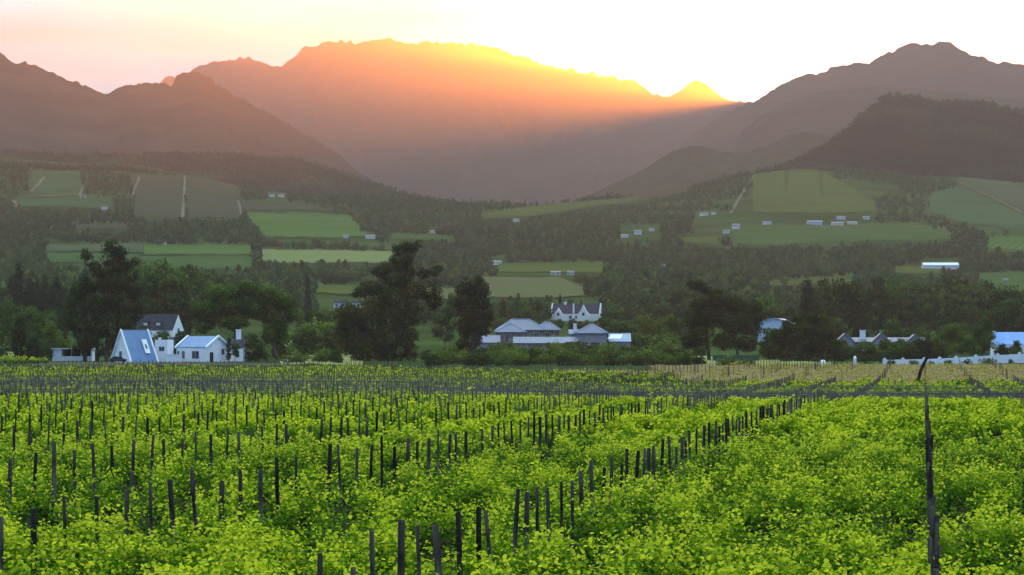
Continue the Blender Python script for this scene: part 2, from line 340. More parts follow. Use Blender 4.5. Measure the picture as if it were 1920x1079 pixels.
fields = [
 ('field', [(462,402),(560,400),(655,406),(688,440)], [(462,404),(500,447),(640,447),(688,445)], 'bright'),
 ('field', [(270,462),(470,462)], [(270,480),(470,480)], 'bright'),
 ('field', [(265,482),(470,482)], [(265,506),(470,508)], 'bright2'),
 ('field', [(88,460),(268,460)], [(88,474),(268,476)], 'grey'),
 ('field', [(88,476),(262,478)], [(88,492),(262,500)], 'bright2'),
 ('field', [(492,470),(560,470),(740,474)], [(492,492),(560,496),(740,494)], 'rows'),
 ('field', [(60,322),(165,325)], [(45,366),(150,368)], 'teal'),
 ('field', [(254,332),(345,330)], [(246,408),(341,410)], 'dull'),
 ('field', [(351,330),(438,330),(448,360)], [(346,410),(430,410),(448,408)], 'dull'),
 ('field', [(30,374),(210,374)], [(30,388),(210,392)], 'teal'),
 ('field', [(455,378),(560,382),(640,396)], [(455,396),(560,396),(640,399)], 'dull'),
 ('field', [(1412,330),(1450,322),(1528,313),(1545,325),(1640,380)], [(1372,400),(1500,402),(1640,400)], 'olive'),
 ('field', [(1790,325),(1850,325),(1920,350),(2000,390)], [(1800,345),(1870,372),(1920,398),(2000,420)], 'grey'),
 ('field', [(1742,370),(1800,348),(1920,406),(2000,430)], [(1742,398),(1800,420),(1920,432),(2000,440)], 'teal'),
 ('field', [(1350,440),(1500,425),(1720,420),(1785,440)], [(1375,462),(1500,458),(1785,450)], 'bright2'),
 ('field', [(1280,447),(1345,446)], [(1280,456),(1345,460)], 'olive'),
 ('field', [(1800,446),(2000,444)], [(1850,468),(2000,474)], 'bright'),
 ('field', [(905,402),(1000,388),(1150,376),(1290,352)], [(905,412),(1000,406),(1150,384),(1290,362)], 'olive'),
 ('field', [(935,497),(1152,492)], [(935,512),(1130,514)], 'olive'),
 ('field', [(900,522),(1050,524),(1095,540)], [(900,560),(1050,562),(1095,556)], 'scrub'),
 ('field', [(1420,531),(1600,521)], [(1420,538),(1600,534)], 'olive'),
 ('field', [(1680,500),(1770,503)], [(1680,514),(1770,516)], 'olive'),
 ('field', [(1835,514),(2000,512)], [(1835,546),(2000,552)], 'bright2'),
 ('field', [(735,440),(860,446)], [(735,450),(860,452)], 'bright2'),
 ('field', [(590,534),(670,538)], [(590,552),(670,556)], 'olive'),
 ('field', [(735,540),(900,544)], [(735,562),(900,566)], 'scrub'),
 ('field', [(1625,612),(1700,614)], [(1625,626),(1700,628)], 'bright2'),
 ('field', [(140,424),(240,420)], [(140,432),(240,432)], 'dull'),
]
for n, a, b, m in fields: field(n, a, b, M[m])
def track(pts, w_, m=M['track'], name='farm_track', dz=1.1):
    P = []; w = w_ * 0.6
    for (a, b), (c, d) in zip(pts[:-1], pts[1:]):
        k = max(2, int(math.hypot(c - a, d - b) / 4))
        for i in range(k): P.append((a + (c - a) * i / k, b + (d - b) * i / k))
    P.append(pts[-1]); W = np.array([at(x, y, 820)[:2] for x, y in P]); V = []
    for i in range(len(W)):
        d = W[min(i + 1, len(W) - 1)] - W[max(i - 1, 0)]; d = d / (np.hypot(*d) + 1e-6); nrm = np.array([-d[1], d[0]]) * w / 2
        for s in (-1, -0.33, 0.33, 1):
            q = W[i] + nrm * s; V.append((q[0], q[1], G(q[0], q[1]) + dz))
    a = (np.arange(len(W) - 1)[:, None] * 4 + np.arange(3)[None, :]).ravel()
    Q = np.stack([a, a + 1, a + 5, a + 4], 1)
    return tag(obj(name, np_mesh(name, V, Q, smooth=True), m), kind='structure')
for pts, w in [([(166,324),(160,348),(148,370)], 5), ([(83,334),(72,348),(58,362)], 4), ([(34,372),(135,368)], 9), ([(347,330),(345,370),(342,410)], 4),
               ([(262,334),(250,362),(247,378)], 3.5), ([(436,330),(441,352)], 4), ([(446,378),(456,412)], 4), ([(8,395),(25,415)], 4), ([(25,378),(34,392)], 4),
               ([(1412,332),(1390,368),(1370,402)], 5), ([(1800,345),(1860,372),(1920,402)], 4), ([(1350,448),(1375,464)], 5), ([(880,410),(905,420)], 4),
               ([(1250,610),(1340,612)], 4), ([(1500,430),(1640,424),(1770,430),(1830,440)], 4)]: track(pts, w)
# gentle floor beside the houses
M['road'] = mat('pale_road', (0.62, 0.56, 0.46), 1.0, (0.50, 0.46, 0.37), 0.3)
def patch(name, pts, m, dz):
    """strip of ground: list of (px, y_far, y_near)"""
    return field(name, [(a, b) for a, b, c in pts], [(a, c) for a, b, c in pts], m, 8, dz, jag=(1.0 if name == 'meadow' else 0.0))
patch('meadow', [(525,640,684),(600,642,684),(680,650,686)], M['meadow'], 0.06)
patch('meadow', [(-60,628,668),(40,632,668),(125,640,670)], M['meadow'], 0.06)
patch('meadow', [(1300,668,690),(1360,670,694),(1430,676,694),(1560,680,692)], M['meadow'], 0.06)
patch('dirt_yard', [(60,680,690),(300,681,690),(460,682,690),(560,683,690)], M['paledirt'], 0.10)
patch('farm_road', [(820,689.5,692),(1000,690.5,693),(1200,691,694.5),(1330,692,696),(1420,694,698)], M['road'], 0.14)

# ------------------------------------------------------------------ the vineyard
dcol = np.array([(1733 - 960) / F, 1.0]); dcol /= np.hypot(*dcol); drow = np.array([dcol[1], -dcol[0]])
ROW, PSP, B0 = 2.4, 6.65, 0.12
S0 = 38.6
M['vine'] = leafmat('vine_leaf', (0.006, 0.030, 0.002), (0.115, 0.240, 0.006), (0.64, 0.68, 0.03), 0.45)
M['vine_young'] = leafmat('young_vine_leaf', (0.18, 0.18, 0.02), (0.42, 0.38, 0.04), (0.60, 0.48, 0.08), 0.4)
def leaves(Pc, size, up=0.35, folded=False, jit=0.35):
    n = len(Pc); nrm = rng.normal(size=(n, 3)); nrm[:, 2] += up * 2; nrm[:, 1] -= 0.5; nrm /= np.linalg.norm(nrm, axis=1)[:, None]
    a = np.cross(nrm, rng.normal(size=(n, 3))); a /= np.linalg.norm(a, axis=1)[:, None]; b = np.cross(nrm, a)
    s = (size * (1 + jit * rng.uniform(-1, 1, n)))[:, None]
    if not folded:
        V = np.stack([Pc - a * s * .5, Pc - b * s * .5 - a * s * .08, Pc + a * s * .5, Pc + b * s * .5 + a * s * .1], 1).reshape(-1, 3)
        return V, np.arange(4 * n).reshape(n, 4)
    f = nrm * s * 0.16
    V = np.stack([Pc - a * s * .42, Pc - a * s * .3 + b * s * .45 + f, Pc + a * s * .22 + b * s * .42 + f, Pc + a * s * .55,
                  Pc + a * s * .22 - b * s * .42 + f, Pc - a * s * .3 - b * s * .45 + f], 1).reshape(-1, 3)
    k = np.arange(n)[:, None] * 6
    return V, np.concatenate([k + np.array([[0, 1, 2, 3]]), k + np.array([[0, 3, 4, 5]])])
def vines(name, s0, s1, per_m, size, folded, margin, hmul=1.0, block=None, mat_=None, label=None, young=False, CK=10):
    PS = []; R = []
    r = int(math.ceil((s0 - S0) / ROW)); 
    while S0 + r * ROW < s1:
        s = S0 + r * ROW; r += 1
        cx = s * dcol[0]; half = 960 / F * s + margin
        b0, b1 = -half - cx, half - cx
        ns = int((b1 - b0) * per_m / 8)                      # shoots of about 8 leaves
        K = CK; ns = (ns // K) * K; b = np.repeat(rng.uniform(b0, b1, ns // K), K) + rng.normal(0, .11, ns); coff = np.repeat(rng.normal(0, .17, ns // K), K); ch = np.repeat(rng.normal(0, .17, ns // K), K); x = cx + b * drow[0]; y = s * dcol[1] + b * drow[1]
        if block is not None:
            k = block(x, y); b, x, y, coff, ch = b[k], x[k], y[k], coff[k], ch[k]
        # vigour: patchy vines, weak and missing plants
        plant = 0.5 + 0.5 * np.cos(2 * math.pi * (b / 1.25 + rng.random()))
        vig = 0.62 + 1.9 * fbm(x / 0.62 + 11, y / 2.0, 2) + 1.2 * fbm(x / 4.5, y / 5 + 5, 2) + 0.15 * plant
        vig = vig - 2.0 * ((np.abs(y - 150.5) < 2.6) & (x > -16.8) & (x < -13.4))
        keep = vig + rng.normal(0, .10, len(b)) > (0.50 if CK >= 14 else 0.44)
        b, x, y, coff, ch, vig = b[keep], x[keep], y[keep], coff[keep], ch[keep], np.clip(vig[keep], .35, 1.35)
        n = len(b); off = coff + rng.normal(0, 0.07, n)
        top = (0.36 + 0.60 * vig + ch + rng.normal(0, .06, n)) * hmul; top = np.maximum(top, .42 * hmul); lean = rng.normal(0, .13, n); leanb = rng.normal(0, .11, n)
        k = 8; t = rng.uniform(0, 1, (n, k)) ** 0.65
        zb = 0.16 * hmul
        X = (x + off * dcol[0])[:, None] + leanb[:, None] * t + rng.normal(0, .05, (n, k))
        Y = (y + off * dcol[1])[:, None] + lean[:, None] * t + rng.normal(0, .05, (n, k))
        Zr = zb + (top[:, None] - zb) * t
        PS.append(np.stack([X.ravel(), Y.ravel(), Zr.ravel()], 1))
        R.append((-.06 + 0.80 * t ** 2.6 + 0.26 * (vig[:, None] - .7) + .45 * ch[:, None] + rng.normal(0, .13, (n, 1)) + rng.normal(0, .07, (n, k))).ravel())  # young tips pale; low leaves darkened to stand for shade in the gaps
    P = np.concatenate(PS); R = np.clip(np.concatenate(R), 0, 1)
    P[:, 2] += ground(P[:, 0], P[:, 1])
    V, Q = leaves(P, size, 0.75, folded)
    if folded: R = np.concatenate([R, R])
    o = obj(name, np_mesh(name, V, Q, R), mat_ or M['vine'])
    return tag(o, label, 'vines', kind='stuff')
# young block on the rise at the right
def is_young(x, y): return (y > 642 + 3 * np.sin(x / 9)) & (x > 26) | (y > 725) & (x > 8)
def far_ok(x, y): return ~is_young(x, y) & (y < 752 - 42 * sst(x, -32, 5)) & ~((y > 628) & (y < 636) & (x > 8))
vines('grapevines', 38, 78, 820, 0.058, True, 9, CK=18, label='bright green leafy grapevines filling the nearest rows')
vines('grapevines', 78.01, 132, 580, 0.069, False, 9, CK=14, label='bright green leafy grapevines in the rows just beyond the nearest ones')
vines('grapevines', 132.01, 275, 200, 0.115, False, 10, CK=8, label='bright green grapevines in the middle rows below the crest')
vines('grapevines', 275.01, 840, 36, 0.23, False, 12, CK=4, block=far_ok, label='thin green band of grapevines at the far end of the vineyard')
vines('young_vines', 640, 868, 7, 0.16, False, 12, CK=2, hmul=0.55, block=lambda x, y: is_young(x, y) & (y < 858 - 85 * sst(x, 44, 34)), mat_=M['vine_young'], label='sparse yellowish young vines on the brown rise by the white wall')
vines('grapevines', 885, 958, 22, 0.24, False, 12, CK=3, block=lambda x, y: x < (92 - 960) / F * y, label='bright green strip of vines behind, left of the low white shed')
# soil of the vineyard as its own sheet, a hand above the ground sheet
def soil_sheet(name, y0, y1, x0, x1, m, dz, step=5.0):
    ys = np.arange(y0, y1 + 1, step); nx = 80; V = []
    for y in ys:
        X = np.linspace(x0 * max(y, 150) / 800, x1 * max(y, 150) / 800, nx); V.append(np.stack([X, np.full(nx, y), ground(X, np.full(nx, y)) + dz], 1))
    a = (np.arange(len(ys) - 1)[:, None] * nx + np.arange(nx - 1)[None, :]).ravel()
    return tag(obj(name, np_mesh(name, np.concatenate(V), np.stack([a, a + 1, a + 1 + nx, a + nx], 1), smooth=True), m), kind='structure')
M['brownsoil'] = mat('brown_soil', (0.20, 0.145, 0.08), 1.0, (0.13, 0.11, 0.04), 0.25, 6)
soil_sheet('vineyard_soil', 20, 645, -190, 190, M['soil'], 0.05)
def soil_abs(name, y0, y1, x0, x1, m, dz):
    ys = np.arange(y0, y1 + 1, 4.0); xs = np.arange(x0, x1 + 1, 2.5); nx = len(xs); V = [np.stack([xs, np.full(nx, y), ground(xs, np.full(nx, y)) + dz], 1) for y in ys]
    q = (np.arange(len(ys) - 1)[:, None] * nx + np.arange(nx - 1)[None, :]).ravel()
    return tag(obj(name, np_mesh(name, np.concatenate(V), np.stack([q, q + 1, q + 1 + nx, q + nx], 1), smooth=True), m), kind='structure')
soil_abs('vineyard_soil', 645, 757, -160, 27, M['soil'], 0.05)
soil_abs('brown_soil', 645, 873, 27, 140, M['brownsoil'], 0.06)
soil_abs('brown_soil', 721, 785, 9, 27, M['brownsoil'], 0.10)
M['post'] = mat('post_wood', (0.016, 0.013, 0.010), 0.95, (0.085, 0.075, 0.060), 2.0, 6, vec_scale=(4, 4, 0.6), spec=0.05)
_t = M['post'].node_tree; _p = _t.nodes['Principled BSDF']; _o = _t.nodes.new('ShaderNodeObjectInfo'); _m = _t.nodes.new('ShaderNodeMapRange')
_m.inputs['To Min'].default_value = 0.35; _m.inputs['To Max'].default_value = 2.2; _s = _t.nodes.new('ShaderNodeVectorMath'); _s.operation = 'SCALE'
_c = _p.inputs['Base Color'].links[0].from_socket; _t.links.new(_o.outputs['Random'], _m.inputs['Value']); _t.links.new(_c, _s.inputs[0]); _t.links.new(_m.outputs[0], _s.inputs['Scale']); _t.links.new(_s.outputs[0], _p.inputs['Base Color'])
def post_mesh(n=8):
    mb = MB(); mb.tube([(0, 0, -0.35), (0.004, 0, 0.6), (0, 0.003, 1.2), (0.002, 0, 1.69), (0.002, 0, 1.72)], [.044, .043, .040, .039, .033], n)
    return mb.mesh('post')
pm = post_mesh(); pm.materials.append(M['post'])
posts = []
r = 0
while S0 + r * ROW < 862:
    s = S0 + r * ROW; r += 1
    for k in range(-26, 8):
        b = B0 + k * PSP + 0.0 * s; x = s * dcol[0] + b * drow[0]; y = s * dcol[1] + b * drow[1]
        px = 960 + F * x / y
        if not (-70 < px < 1990 or (y < 150 and -900 < px < 2900)): continue
        yg = is_young(np.array([x]), np.array([y]))[0]
        if yg and rng.random() > (0.5 if k == 0 else 0.14): continue
        if not yg and rng.random() < 0.03: continue
        if y > (846 if yg else 762 - 40 * float(sst(x, -32, 5))): continue
        posts.append((x, y, k, yg))
posts.sort(key=lambda p: p[1])
VP = []; QP = []; nb = 0; ind = 0
bx = np.array([[-1, -1], [1, -1], [1, 1], [-1, 1]]) * 0.5
for x, y, k, yg in posts:
    z = G(x, y); lx, ly = rng.normal(0, .028), rng.normal(0, .03); hs = 1 + rng.normal(0, .05); w = .92 + rng.uniform(-.25, .35)
    if k == 0: lx *= .6; w *= .92; hs *= .95
    px = 960 + F * x / y
    if ind < 300 and -10 < px < 1930 and (YH - F * (z + 1.85 - CAMZ) / y) < 1085:
        o = bpy.data.objects.new('vineyard_post', pm); C.objects.link(o); o.location = (x, y, z)
        o.rotation_euler = (-ly, lx, rng.uniform(0, 6)); o.scale = (w, w, hs)
        o['label'] = 'weathered dark wooden trellis post standing upright among the green vines'; o['category'] = 'post'; o['group'] = 'wooden posts of the vineyard rows'
        ind += 1
    else:
        q = 0.078 * w * (1.0 if y < 500 else 1.15)
        lo = np.array([[x + a * q, y + b_ * q, z - .2] for a, b_ in bx]); hi = lo + np.array([lx * 1.8, ly * 1.8, 1.92 * hs])
        VP.append(np.concatenate([lo, hi])); f = np.array([[0, 1, 5, 4], [1, 2, 6, 5], [2, 3, 7, 6], [3, 0, 4, 7], [4, 5, 6, 7]]) + nb; QP.append(f); nb += 8
tag(obj('vineyard_posts_far', np_mesh('far_posts', np.concatenate(VP), np.concatenate(QP)), M['post']), 'countless dark posts bristling over the far vineyard rows', 'posts', kind='stuff').name = 'distant_post'
M['wire'] = mat('wire_steel', (0.07, 0.07, 0.08), 0.5, metallic=0.6)
wires = [(z, s) for s in np.arange(S0, 130, ROW) for z in (1.5,)]
for z, s in wires:
    half = 960 / F * s + 4; cx = s * dcol[0]; pts = []
    for b in np.linspace(-half - cx, half - cx, 14):
        x, y = cx + b * drow[0], s * dcol[1] + b * drow[1]; pts.append((x, y - 0.07, G(x, y) + z))
    o = MB().tube(pts, [.0026] * 14, 4, False).build('trellis_wire', M['wire'])
    tag(o, 'thin steel trellis wire strung along a row of vine posts', 'wire', 'trellis wires of the vineyard rows')
WV = []; WQ = []; nb = 0
for s in np.arange(S0 + ROW * 86, 520, ROW):
    half = 960 / F * s + 4; cx = s * dcol[0]; b = np.linspace(-half - cx, half - cx, 26); x = cx + b * drow[0]; y = s * dcol[1] + b * drow[1]; z = ground(x, y)
    for zz in (1.6,):
        r_ = .0045; ring = np.stack([np.stack([x, y - .06 + a, z + zz + c], 1) for a, c in ((-r_, 0), (0, r_), (r_, 0), (0, -r_))], 1).reshape(-1, 3)
        WV.append(ring); i = np.arange(25)[:, None, None] * 4; q = np.array([[0, 1, 5, 4], [1, 2, 6, 5], [2, 3, 7, 6], [3, 0, 4, 7]])[None]; WQ.append((i + q).reshape(-1, 4) + nb); nb += len(ring)
tag(obj('distant_wire', np_mesh('wires', np.concatenate(WV), np.concatenate(WQ)), M['wire']), 'thin steel wires crossing the far vineyard rows', 'wires', kind='stuff')
# fence posts at the far edge of the vineyard
def fence(px0, px1, py0, py1, n, h, label, m, rail=True, r=.05):
    root = None
    P = []
    for i in range(n):
        t = i / (n - 1); x, y, z = at(px0 + (px1 - px0) * t, py0 + (py1 - py0) * t, 700, 1400); P.append((x, y, z))
    root = empty('wire_fence', P[0], label, 'fence')
    o0 = Vector(P[0])
    for p in P:
        q = Vector(p) - o0; hh = h * rng.uniform(.9, 1.1)
        MB().tube([(q.x, q.y, q.z - .3), (q.x + rng.normal(0, .03), q.y, q.z + hh)], [r, r * .9], 6).build('fence_post', m, root)
    for k in (0.45, 0.9):
        MB().tube([tuple(Vector(p) - o0 + Vector((0, -r - .015, h * k))) for p in P], [.012] * n, 4, False).build('fence_wire', M['wire'], root)
    return root
fence(700, 1330, 695, 699, 92, 1.7, 'long dark post and wire fence in front of the pale farm road', M['post'], r=.06)
fence(-30, 690, 692, 694, 92, 1.6, 'dark post fence along the vineyard edge before the white cottages', M['post'], r=.06)
fence(1395, 1570, 694, 690, 34, 1.9, 'close row of dark fence posts left of the round white tank', M['post'], r=.06)
# ------------------------------------------------------------------ trees
M['bark'] = mat('bark', (0.05, 0.035, 0.025), 1.0, (0.11, 0.09, 0.07), 1.5, 5)
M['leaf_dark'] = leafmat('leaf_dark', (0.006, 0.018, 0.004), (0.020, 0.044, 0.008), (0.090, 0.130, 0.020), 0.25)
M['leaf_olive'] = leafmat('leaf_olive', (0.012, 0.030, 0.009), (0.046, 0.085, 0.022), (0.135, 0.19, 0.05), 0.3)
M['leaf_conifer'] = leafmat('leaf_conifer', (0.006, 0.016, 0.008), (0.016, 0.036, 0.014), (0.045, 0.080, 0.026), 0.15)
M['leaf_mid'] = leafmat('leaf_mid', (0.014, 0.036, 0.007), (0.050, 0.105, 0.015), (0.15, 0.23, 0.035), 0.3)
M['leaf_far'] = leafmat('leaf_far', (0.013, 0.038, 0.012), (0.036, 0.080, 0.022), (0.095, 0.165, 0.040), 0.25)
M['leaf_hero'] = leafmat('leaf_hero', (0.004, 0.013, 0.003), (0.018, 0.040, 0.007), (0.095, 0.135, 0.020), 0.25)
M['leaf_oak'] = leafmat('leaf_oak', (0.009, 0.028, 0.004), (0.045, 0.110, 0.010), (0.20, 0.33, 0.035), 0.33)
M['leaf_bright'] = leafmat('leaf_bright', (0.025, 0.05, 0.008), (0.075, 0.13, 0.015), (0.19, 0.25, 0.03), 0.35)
M['leaf_shrub'] = leafmat('leaf_shrub', (0.025, 0.052, 0.008), (0.095, 0.155, 0.020), (0.24, 0.32, 0.05), 0.35)
def crown(blobs, n, leaf, tuft=7, spread=0.55, up=0.2, shell=0.55):
    """blobs: (x, y, z, rx, ry, rz); leaf tufts through the outer part of each blob"""
    B = np.array(blobs, float); wgt = (B[:, 3] * B[:, 5]); wgt = wgt / wgt.sum(); nt_ = n // tuft
    c = rng.choice(len(B), nt_, p=wgt)
    d = rng.normal(size=(nt_, 3)); d /= np.linalg.norm(d, axis=1)[:, None]
    r = rng.uniform(shell, 1.0, nt_) ** 0.6 * (1 + rng.normal(0, .09, nt_))
    # lumpy outline and holes
    h = np.sin(d[:, 0] * 5 + c * 1.7) * np.sin(d[:, 2] * 6 + c * 2.3) * np.cos(d[:, 1] * 5 + c)
    r = r * (1 + 0.20 * h)
    P = B[c, :3] + d * r[:, None] * B[c, 3:6]
    keep = (np.sin(P[:, 0] * 1.9 / max(spread, .3) * .35 + c) + np.sin(P[:, 2] * 2.3 / max(spread, .3) * .35 + 2 * c) + rng.normal(0, .8, nt_)) > -1.1
    P = P[keep]; c = c[keep]; d = d[keep]; nt_ = len(P)
    tone = rng.normal(0, .10, nt_) + 0.30 * np.clip(d[:, 2], -1, 1) + 0.10 * np.sin(c * 3.7)  # upper tufts lighter: light on the crown put into the colour
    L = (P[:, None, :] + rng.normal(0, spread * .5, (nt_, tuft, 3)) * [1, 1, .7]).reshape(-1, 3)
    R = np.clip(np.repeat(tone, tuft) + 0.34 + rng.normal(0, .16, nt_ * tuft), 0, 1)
    V, Q = leaves(L, leaf, up)
    return V, Q, R
def limbs(mb, blobs, base, r0, lean=0.3, every=1):
    top = max(blobs, key=lambda b: b[2])
    trunk_top = Vector((top[0] * .7, top[1] * .5, top[2]))
    b0 = Vector(base); pts = [b0 + (trunk_top - b0) * t + Vector((math.sin(t * 5) * r0 * .8, 0, 0)) * t for t in (0, .15, .35, .6, .85, 1)]
    mb.tube(pts, [r0 * k for k in (1.25, 1, .8, .55, .3, .12)], 7)
    for b in blobs[::every]:
        q = Vector(b[:3]); t = max(0.08, min(.8, (q.z * .55 - b0.z) / max(1, trunk_top.z - b0.z)))
        s = b0 + (trunk_top - b0) * t; m = s.lerp(q, .5) + Vector((0, 0, -abs(q.x - s.x) * .12)); 
        mb.tube([s, m, q], [r0 * .38 * (1 - t * .5), r0 * .22, r0 * .07], 5)
def tree(name, loc, blobs, n, leaf, lm, label, group=None, cat='tree', trunks=((0, 0),), r0=.35, spread=.8, up=.2, every=1, shell=.55, tuft=7):
    root = empty(name, loc, label, cat, group, 0)
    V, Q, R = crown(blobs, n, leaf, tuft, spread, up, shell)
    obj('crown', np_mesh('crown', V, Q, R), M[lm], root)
    mb = MB()
    for i, (tx, ty) in enumerate(trunks):
        sub = blobs if len(trunks) == 1 else [b for b in blobs if (abs(b[0] - tx) <= min(abs(b[0] - t2[0]) for t2 in trunks) + .01)] or blobs
        limbs(mb, sub, (tx, ty, -.3), r0, every=every)
    mb.build('trunk', M['bark'], root)
    return root
def pxtree(name, Y, base_px, blobs_px, n, leaf, lm, label, group=None, base_z=None, trunks_px=None, **kw):
    """blob outline given in picture pixels, turned into metres at depth Y; each blob also gets real depth"""
    s = Y / F; x0 = px2x(base_px, Y); z0 = G(x0, Y); sy0 = YH - F * (z0 - CAMZ) / Y
    bl = []
    for i, (px, py, rx, rz) in enumerate(blobs_px):
        bl.append(((px - base_px) * s, rng.uniform(-.5, .5) * rx * s, (sy0 - py) * s, rx * s, rx * s * rng.uniform(.8, 1.1), rz * s))
    tr = tuple(((t - base_px) * s, rng.uniform(-1.5, 1.5)) for t in (trunks_px or [base_px]))
    return tree(name, (x0, Y, z0), bl, n, leaf, lm, label, group, trunks=tr, **kw)

# the big trees by the cottages
pxtree('gum_tree', 974, 180, [(212,462,16,14),(222,476,16,14),(203,484,14,16),(163,482,9,7),(158,474,4,6),(178,500,10,12),(235,496,12,10),(252,492,9,7),(222,503,22,14),(195,510,22,16),(248,515,14,12),
    (176,530,24,20),(150,545,22,16),(215,535,30,22),(252,545,18,18),(145,575,24,22),(185,570,30,24),(228,572,30,24),(258,585,12,16),(150,610,24,22),(188,612,28,24),(232,608,24,22),(135,600,14,20),(168,640,26,16),(214,640,18,18),(150,655,16,8),(196,660,14,8)],
    34000, .38, 'leaf_hero', 'tall dark spreading tree beside the A-frame house, its top reaching the green fields', trunks_px=[158,182,200], r0=.42, spread=.75, shell=.35)
pxtree('oak_tree', 1005, 455, [(400,556,22,18),(385,580,24,18),(425,548,26,16),(465,545,28,16),(500,552,24,18),(530,568,22,18),(548,590,12,14),(430,575,32,22),(475,575,34,22),(515,592,26,20),(395,600,24,14),(440,605,26,14),(522,618,18,20),(528,645,14,18),(505,625,14,22),(520,662,10,10),(380,615,14,10)],
    44000, .36, 'leaf_oak', 'broad round green tree rising behind the blue-roofed cottage', trunks_px=[430,522], r0=.45, spread=.7, shell=.4)
pxtree('round_bush', 975, 478, [(478,655,24,20),(470,640,16,14),(490,668,18,12),(465,670,14,10)], 6000, .26, 'leaf_dark', 'dense dark round bush at the right end of the cottage', cat='bush', r0=.15, spread=.4, shell=.3)
pxtree('cypress', 962, 429, [(429,640,4,8),(429,652,5,10),(429,668,5,10)], 1600, .2, 'leaf_conifer', 'slim dark cypress against the cottage wall', r0=.08, spread=.2, shell=.2)
pxtree('palm_bush', 962, 441, [(441,650,9,8),(441,662,7,9)], 1600, .2, 'leaf_mid', 'small green bush beside the cypress at the cottage gable', cat='bush', r0=.08, spread=.25, shell=.2)
pxtree('gum_tree', 985, 720, [(783,457,6,8),(775,466,9,9),(760,462,12,10),(748,470,10,12),(765,485,14,14),(750,500,16,14),(738,492,8,12),(725,504,14,12),(712,512,14,12),(768,510,12,14),(745,525,26,18),(700,540,20,16),(680,548,14,12),(668,550,8,8),(772,548,26,22),(805,545,22,20),(822,503,9,6),(812,512,8,6),(795,512,12,10),(815,565,16,18),(735,560,32,22),(695,580,28,20),(775,590,28,22),(730,600,36,26),(670,595,24,20),(650,605,18,18),(672,625,22,20),(715,640,36,24),(760,632,26,24),(655,588,22,22),(645,618,16,20),(660,640,26,22),(700,615,30,24),(690,660,32,18),(735,668,30,14),(770,660,16,16),(660,655,14,14)],
    44000, .36, 'leaf_hero', 'huge dark gum tree with a ragged leaning top in the middle distance', trunks_px=[690,716,738], r0=.55, spread=.75, shell=.3)
pxtree('cedar_tree', 1010, 884, [(873,530,8,12),(898,528,8,12),(862,545,10,12),(884,545,20,18),(908,545,10,14),(870,568,20,18),(900,568,22,20),(884,590,26,22),(912,595,12,20),(872,612,18,20),(900,615,20,20),(884,638,20,16),(868,645,12,12)],
    26000, .34, 'leaf_hero', 'dense dark columnar evergreen standing right of the huge gum tree', r0=.4, spread=.5, shell=.25)
pxtree('small_tree', 1060, 832, [(848,565,8,14),(840,585,14,14),(830,600,16,14),(845,610,12,12),(822,620,14,12),(838,632,12,10)], 5000, .34, 'leaf_olive', 'thin olive-brown tree squeezed between the gum tree and the dark evergreen', r0=.2, spread=.6, shell=.3)
pxtree('gum_tree', 1010, 1345, [(1305,534,16,8),(1318,542,10,8),(1340,548,14,8),(1345,565,22,16),(1312,570,20,14),(1375,572,22,16),(1405,580,22,16),(1425,595,12,12),(1330,595,30,20),(1375,605,32,22),(1410,615,20,18),(1300,600,18,18),(1315,630,26,18),(1360,640,28,16),(1400,645,22,14),(1295,640,16,14)],
    28000, .36, 'leaf_hero', 'wide brownish dark tree left of the pale curved roof', trunks_px=[1330,1385], r0=.4, spread=.75, shell=.35)
pxtree('pine_tree', 985, 1490, [(1495,600,10,12),(1520,598,12,12),(1545,602,12,14),(1475,615,12,14),(1505,620,22,18),(1540,625,22,18),(1460,632,16,14),(1485,640,26,18),(1525,648,30,18),(1560,650,14,16),(1450,658,18,14),(1485,668,28,12),(1530,670,30,12),(1570,668,12,10)],
    28000, .34, 'leaf_hero', 'broad dark pine clump in front of the pale curved roof', trunks_px=[1470,1510,1545], r0=.35, spread=.55, shell=.3)
pxtree('fir_tree', 1240, 1516, [(1514,532,5,8),(1514,545,10,10),(1516,560,15,12),(1517,575,18,12),(1518,590,22,12),(1518,605,24,14)], 9000, .40, 'leaf_conifer', 'pointed dark conifer rising behind the pine clump', r0=.3, spread=.6, shell=.3)
pxtree('round_tree', 1150, 1892, [(1895,575,22,16),(1880,590,22,18),(1912,592,24,20),(1875,610,18,14),(1900,612,30,14),(1925,605,20,18)], 12000, .38, 'leaf_olive', 'large round dark tree behind the blue roof at the right edge', r0=.35, spread=.6, shell=.35)
pxtree('poplar_tree', 1000, 1842, [(1848,605,12,14),(1840,622,18,18),(1850,640,18,18),(1835,650,16,14),(1850,590,7,10)], 8000, .32, 'leaf_mid', 'upright mid green tree just left of the bright blue roof', r0=.2, spread=.5, shell=.35)
pxtree('round_tree', 1030, 1785, [(1785,618,14,10),(1778,630,16,12),(1798,632,14,14),(1785,645,16,10)], 6000, .30, 'leaf_bright', 'bright green round tree behind the white wall', r0=.2, spread=.45, shell=.4)
pxtree('leafy_bush', 965, 1812, [(1815,640,12,12),(1800,652,18,10),(1825,655,16,10),(1785,657,12,8)], 5000, .26, 'leaf_bright', 'bright yellow-green bush spilling over the white wall', cat='bush', r0=.1, spread=.4, shell=.4)
pxtree('round_bush', 955, 1622, [(1622,655,20,14),(1605,665,16,12),(1640,665,18,12),(1622,672,24,8)], 8000, .26, 'leaf_mid', 'dark green rounded bush at the left end of the white wall', cat='bush', r0=.12, spread=.4, shell=.35)
pxtree('round_tree', 1085, 1610, [(1610,615,12,10),(1612,628,14,12),(1603,640,10,10)], 4000, .30, 'leaf_conifer', 'dark tree behind the white square chimney', r0=.15, spread=.4, shell=.35)
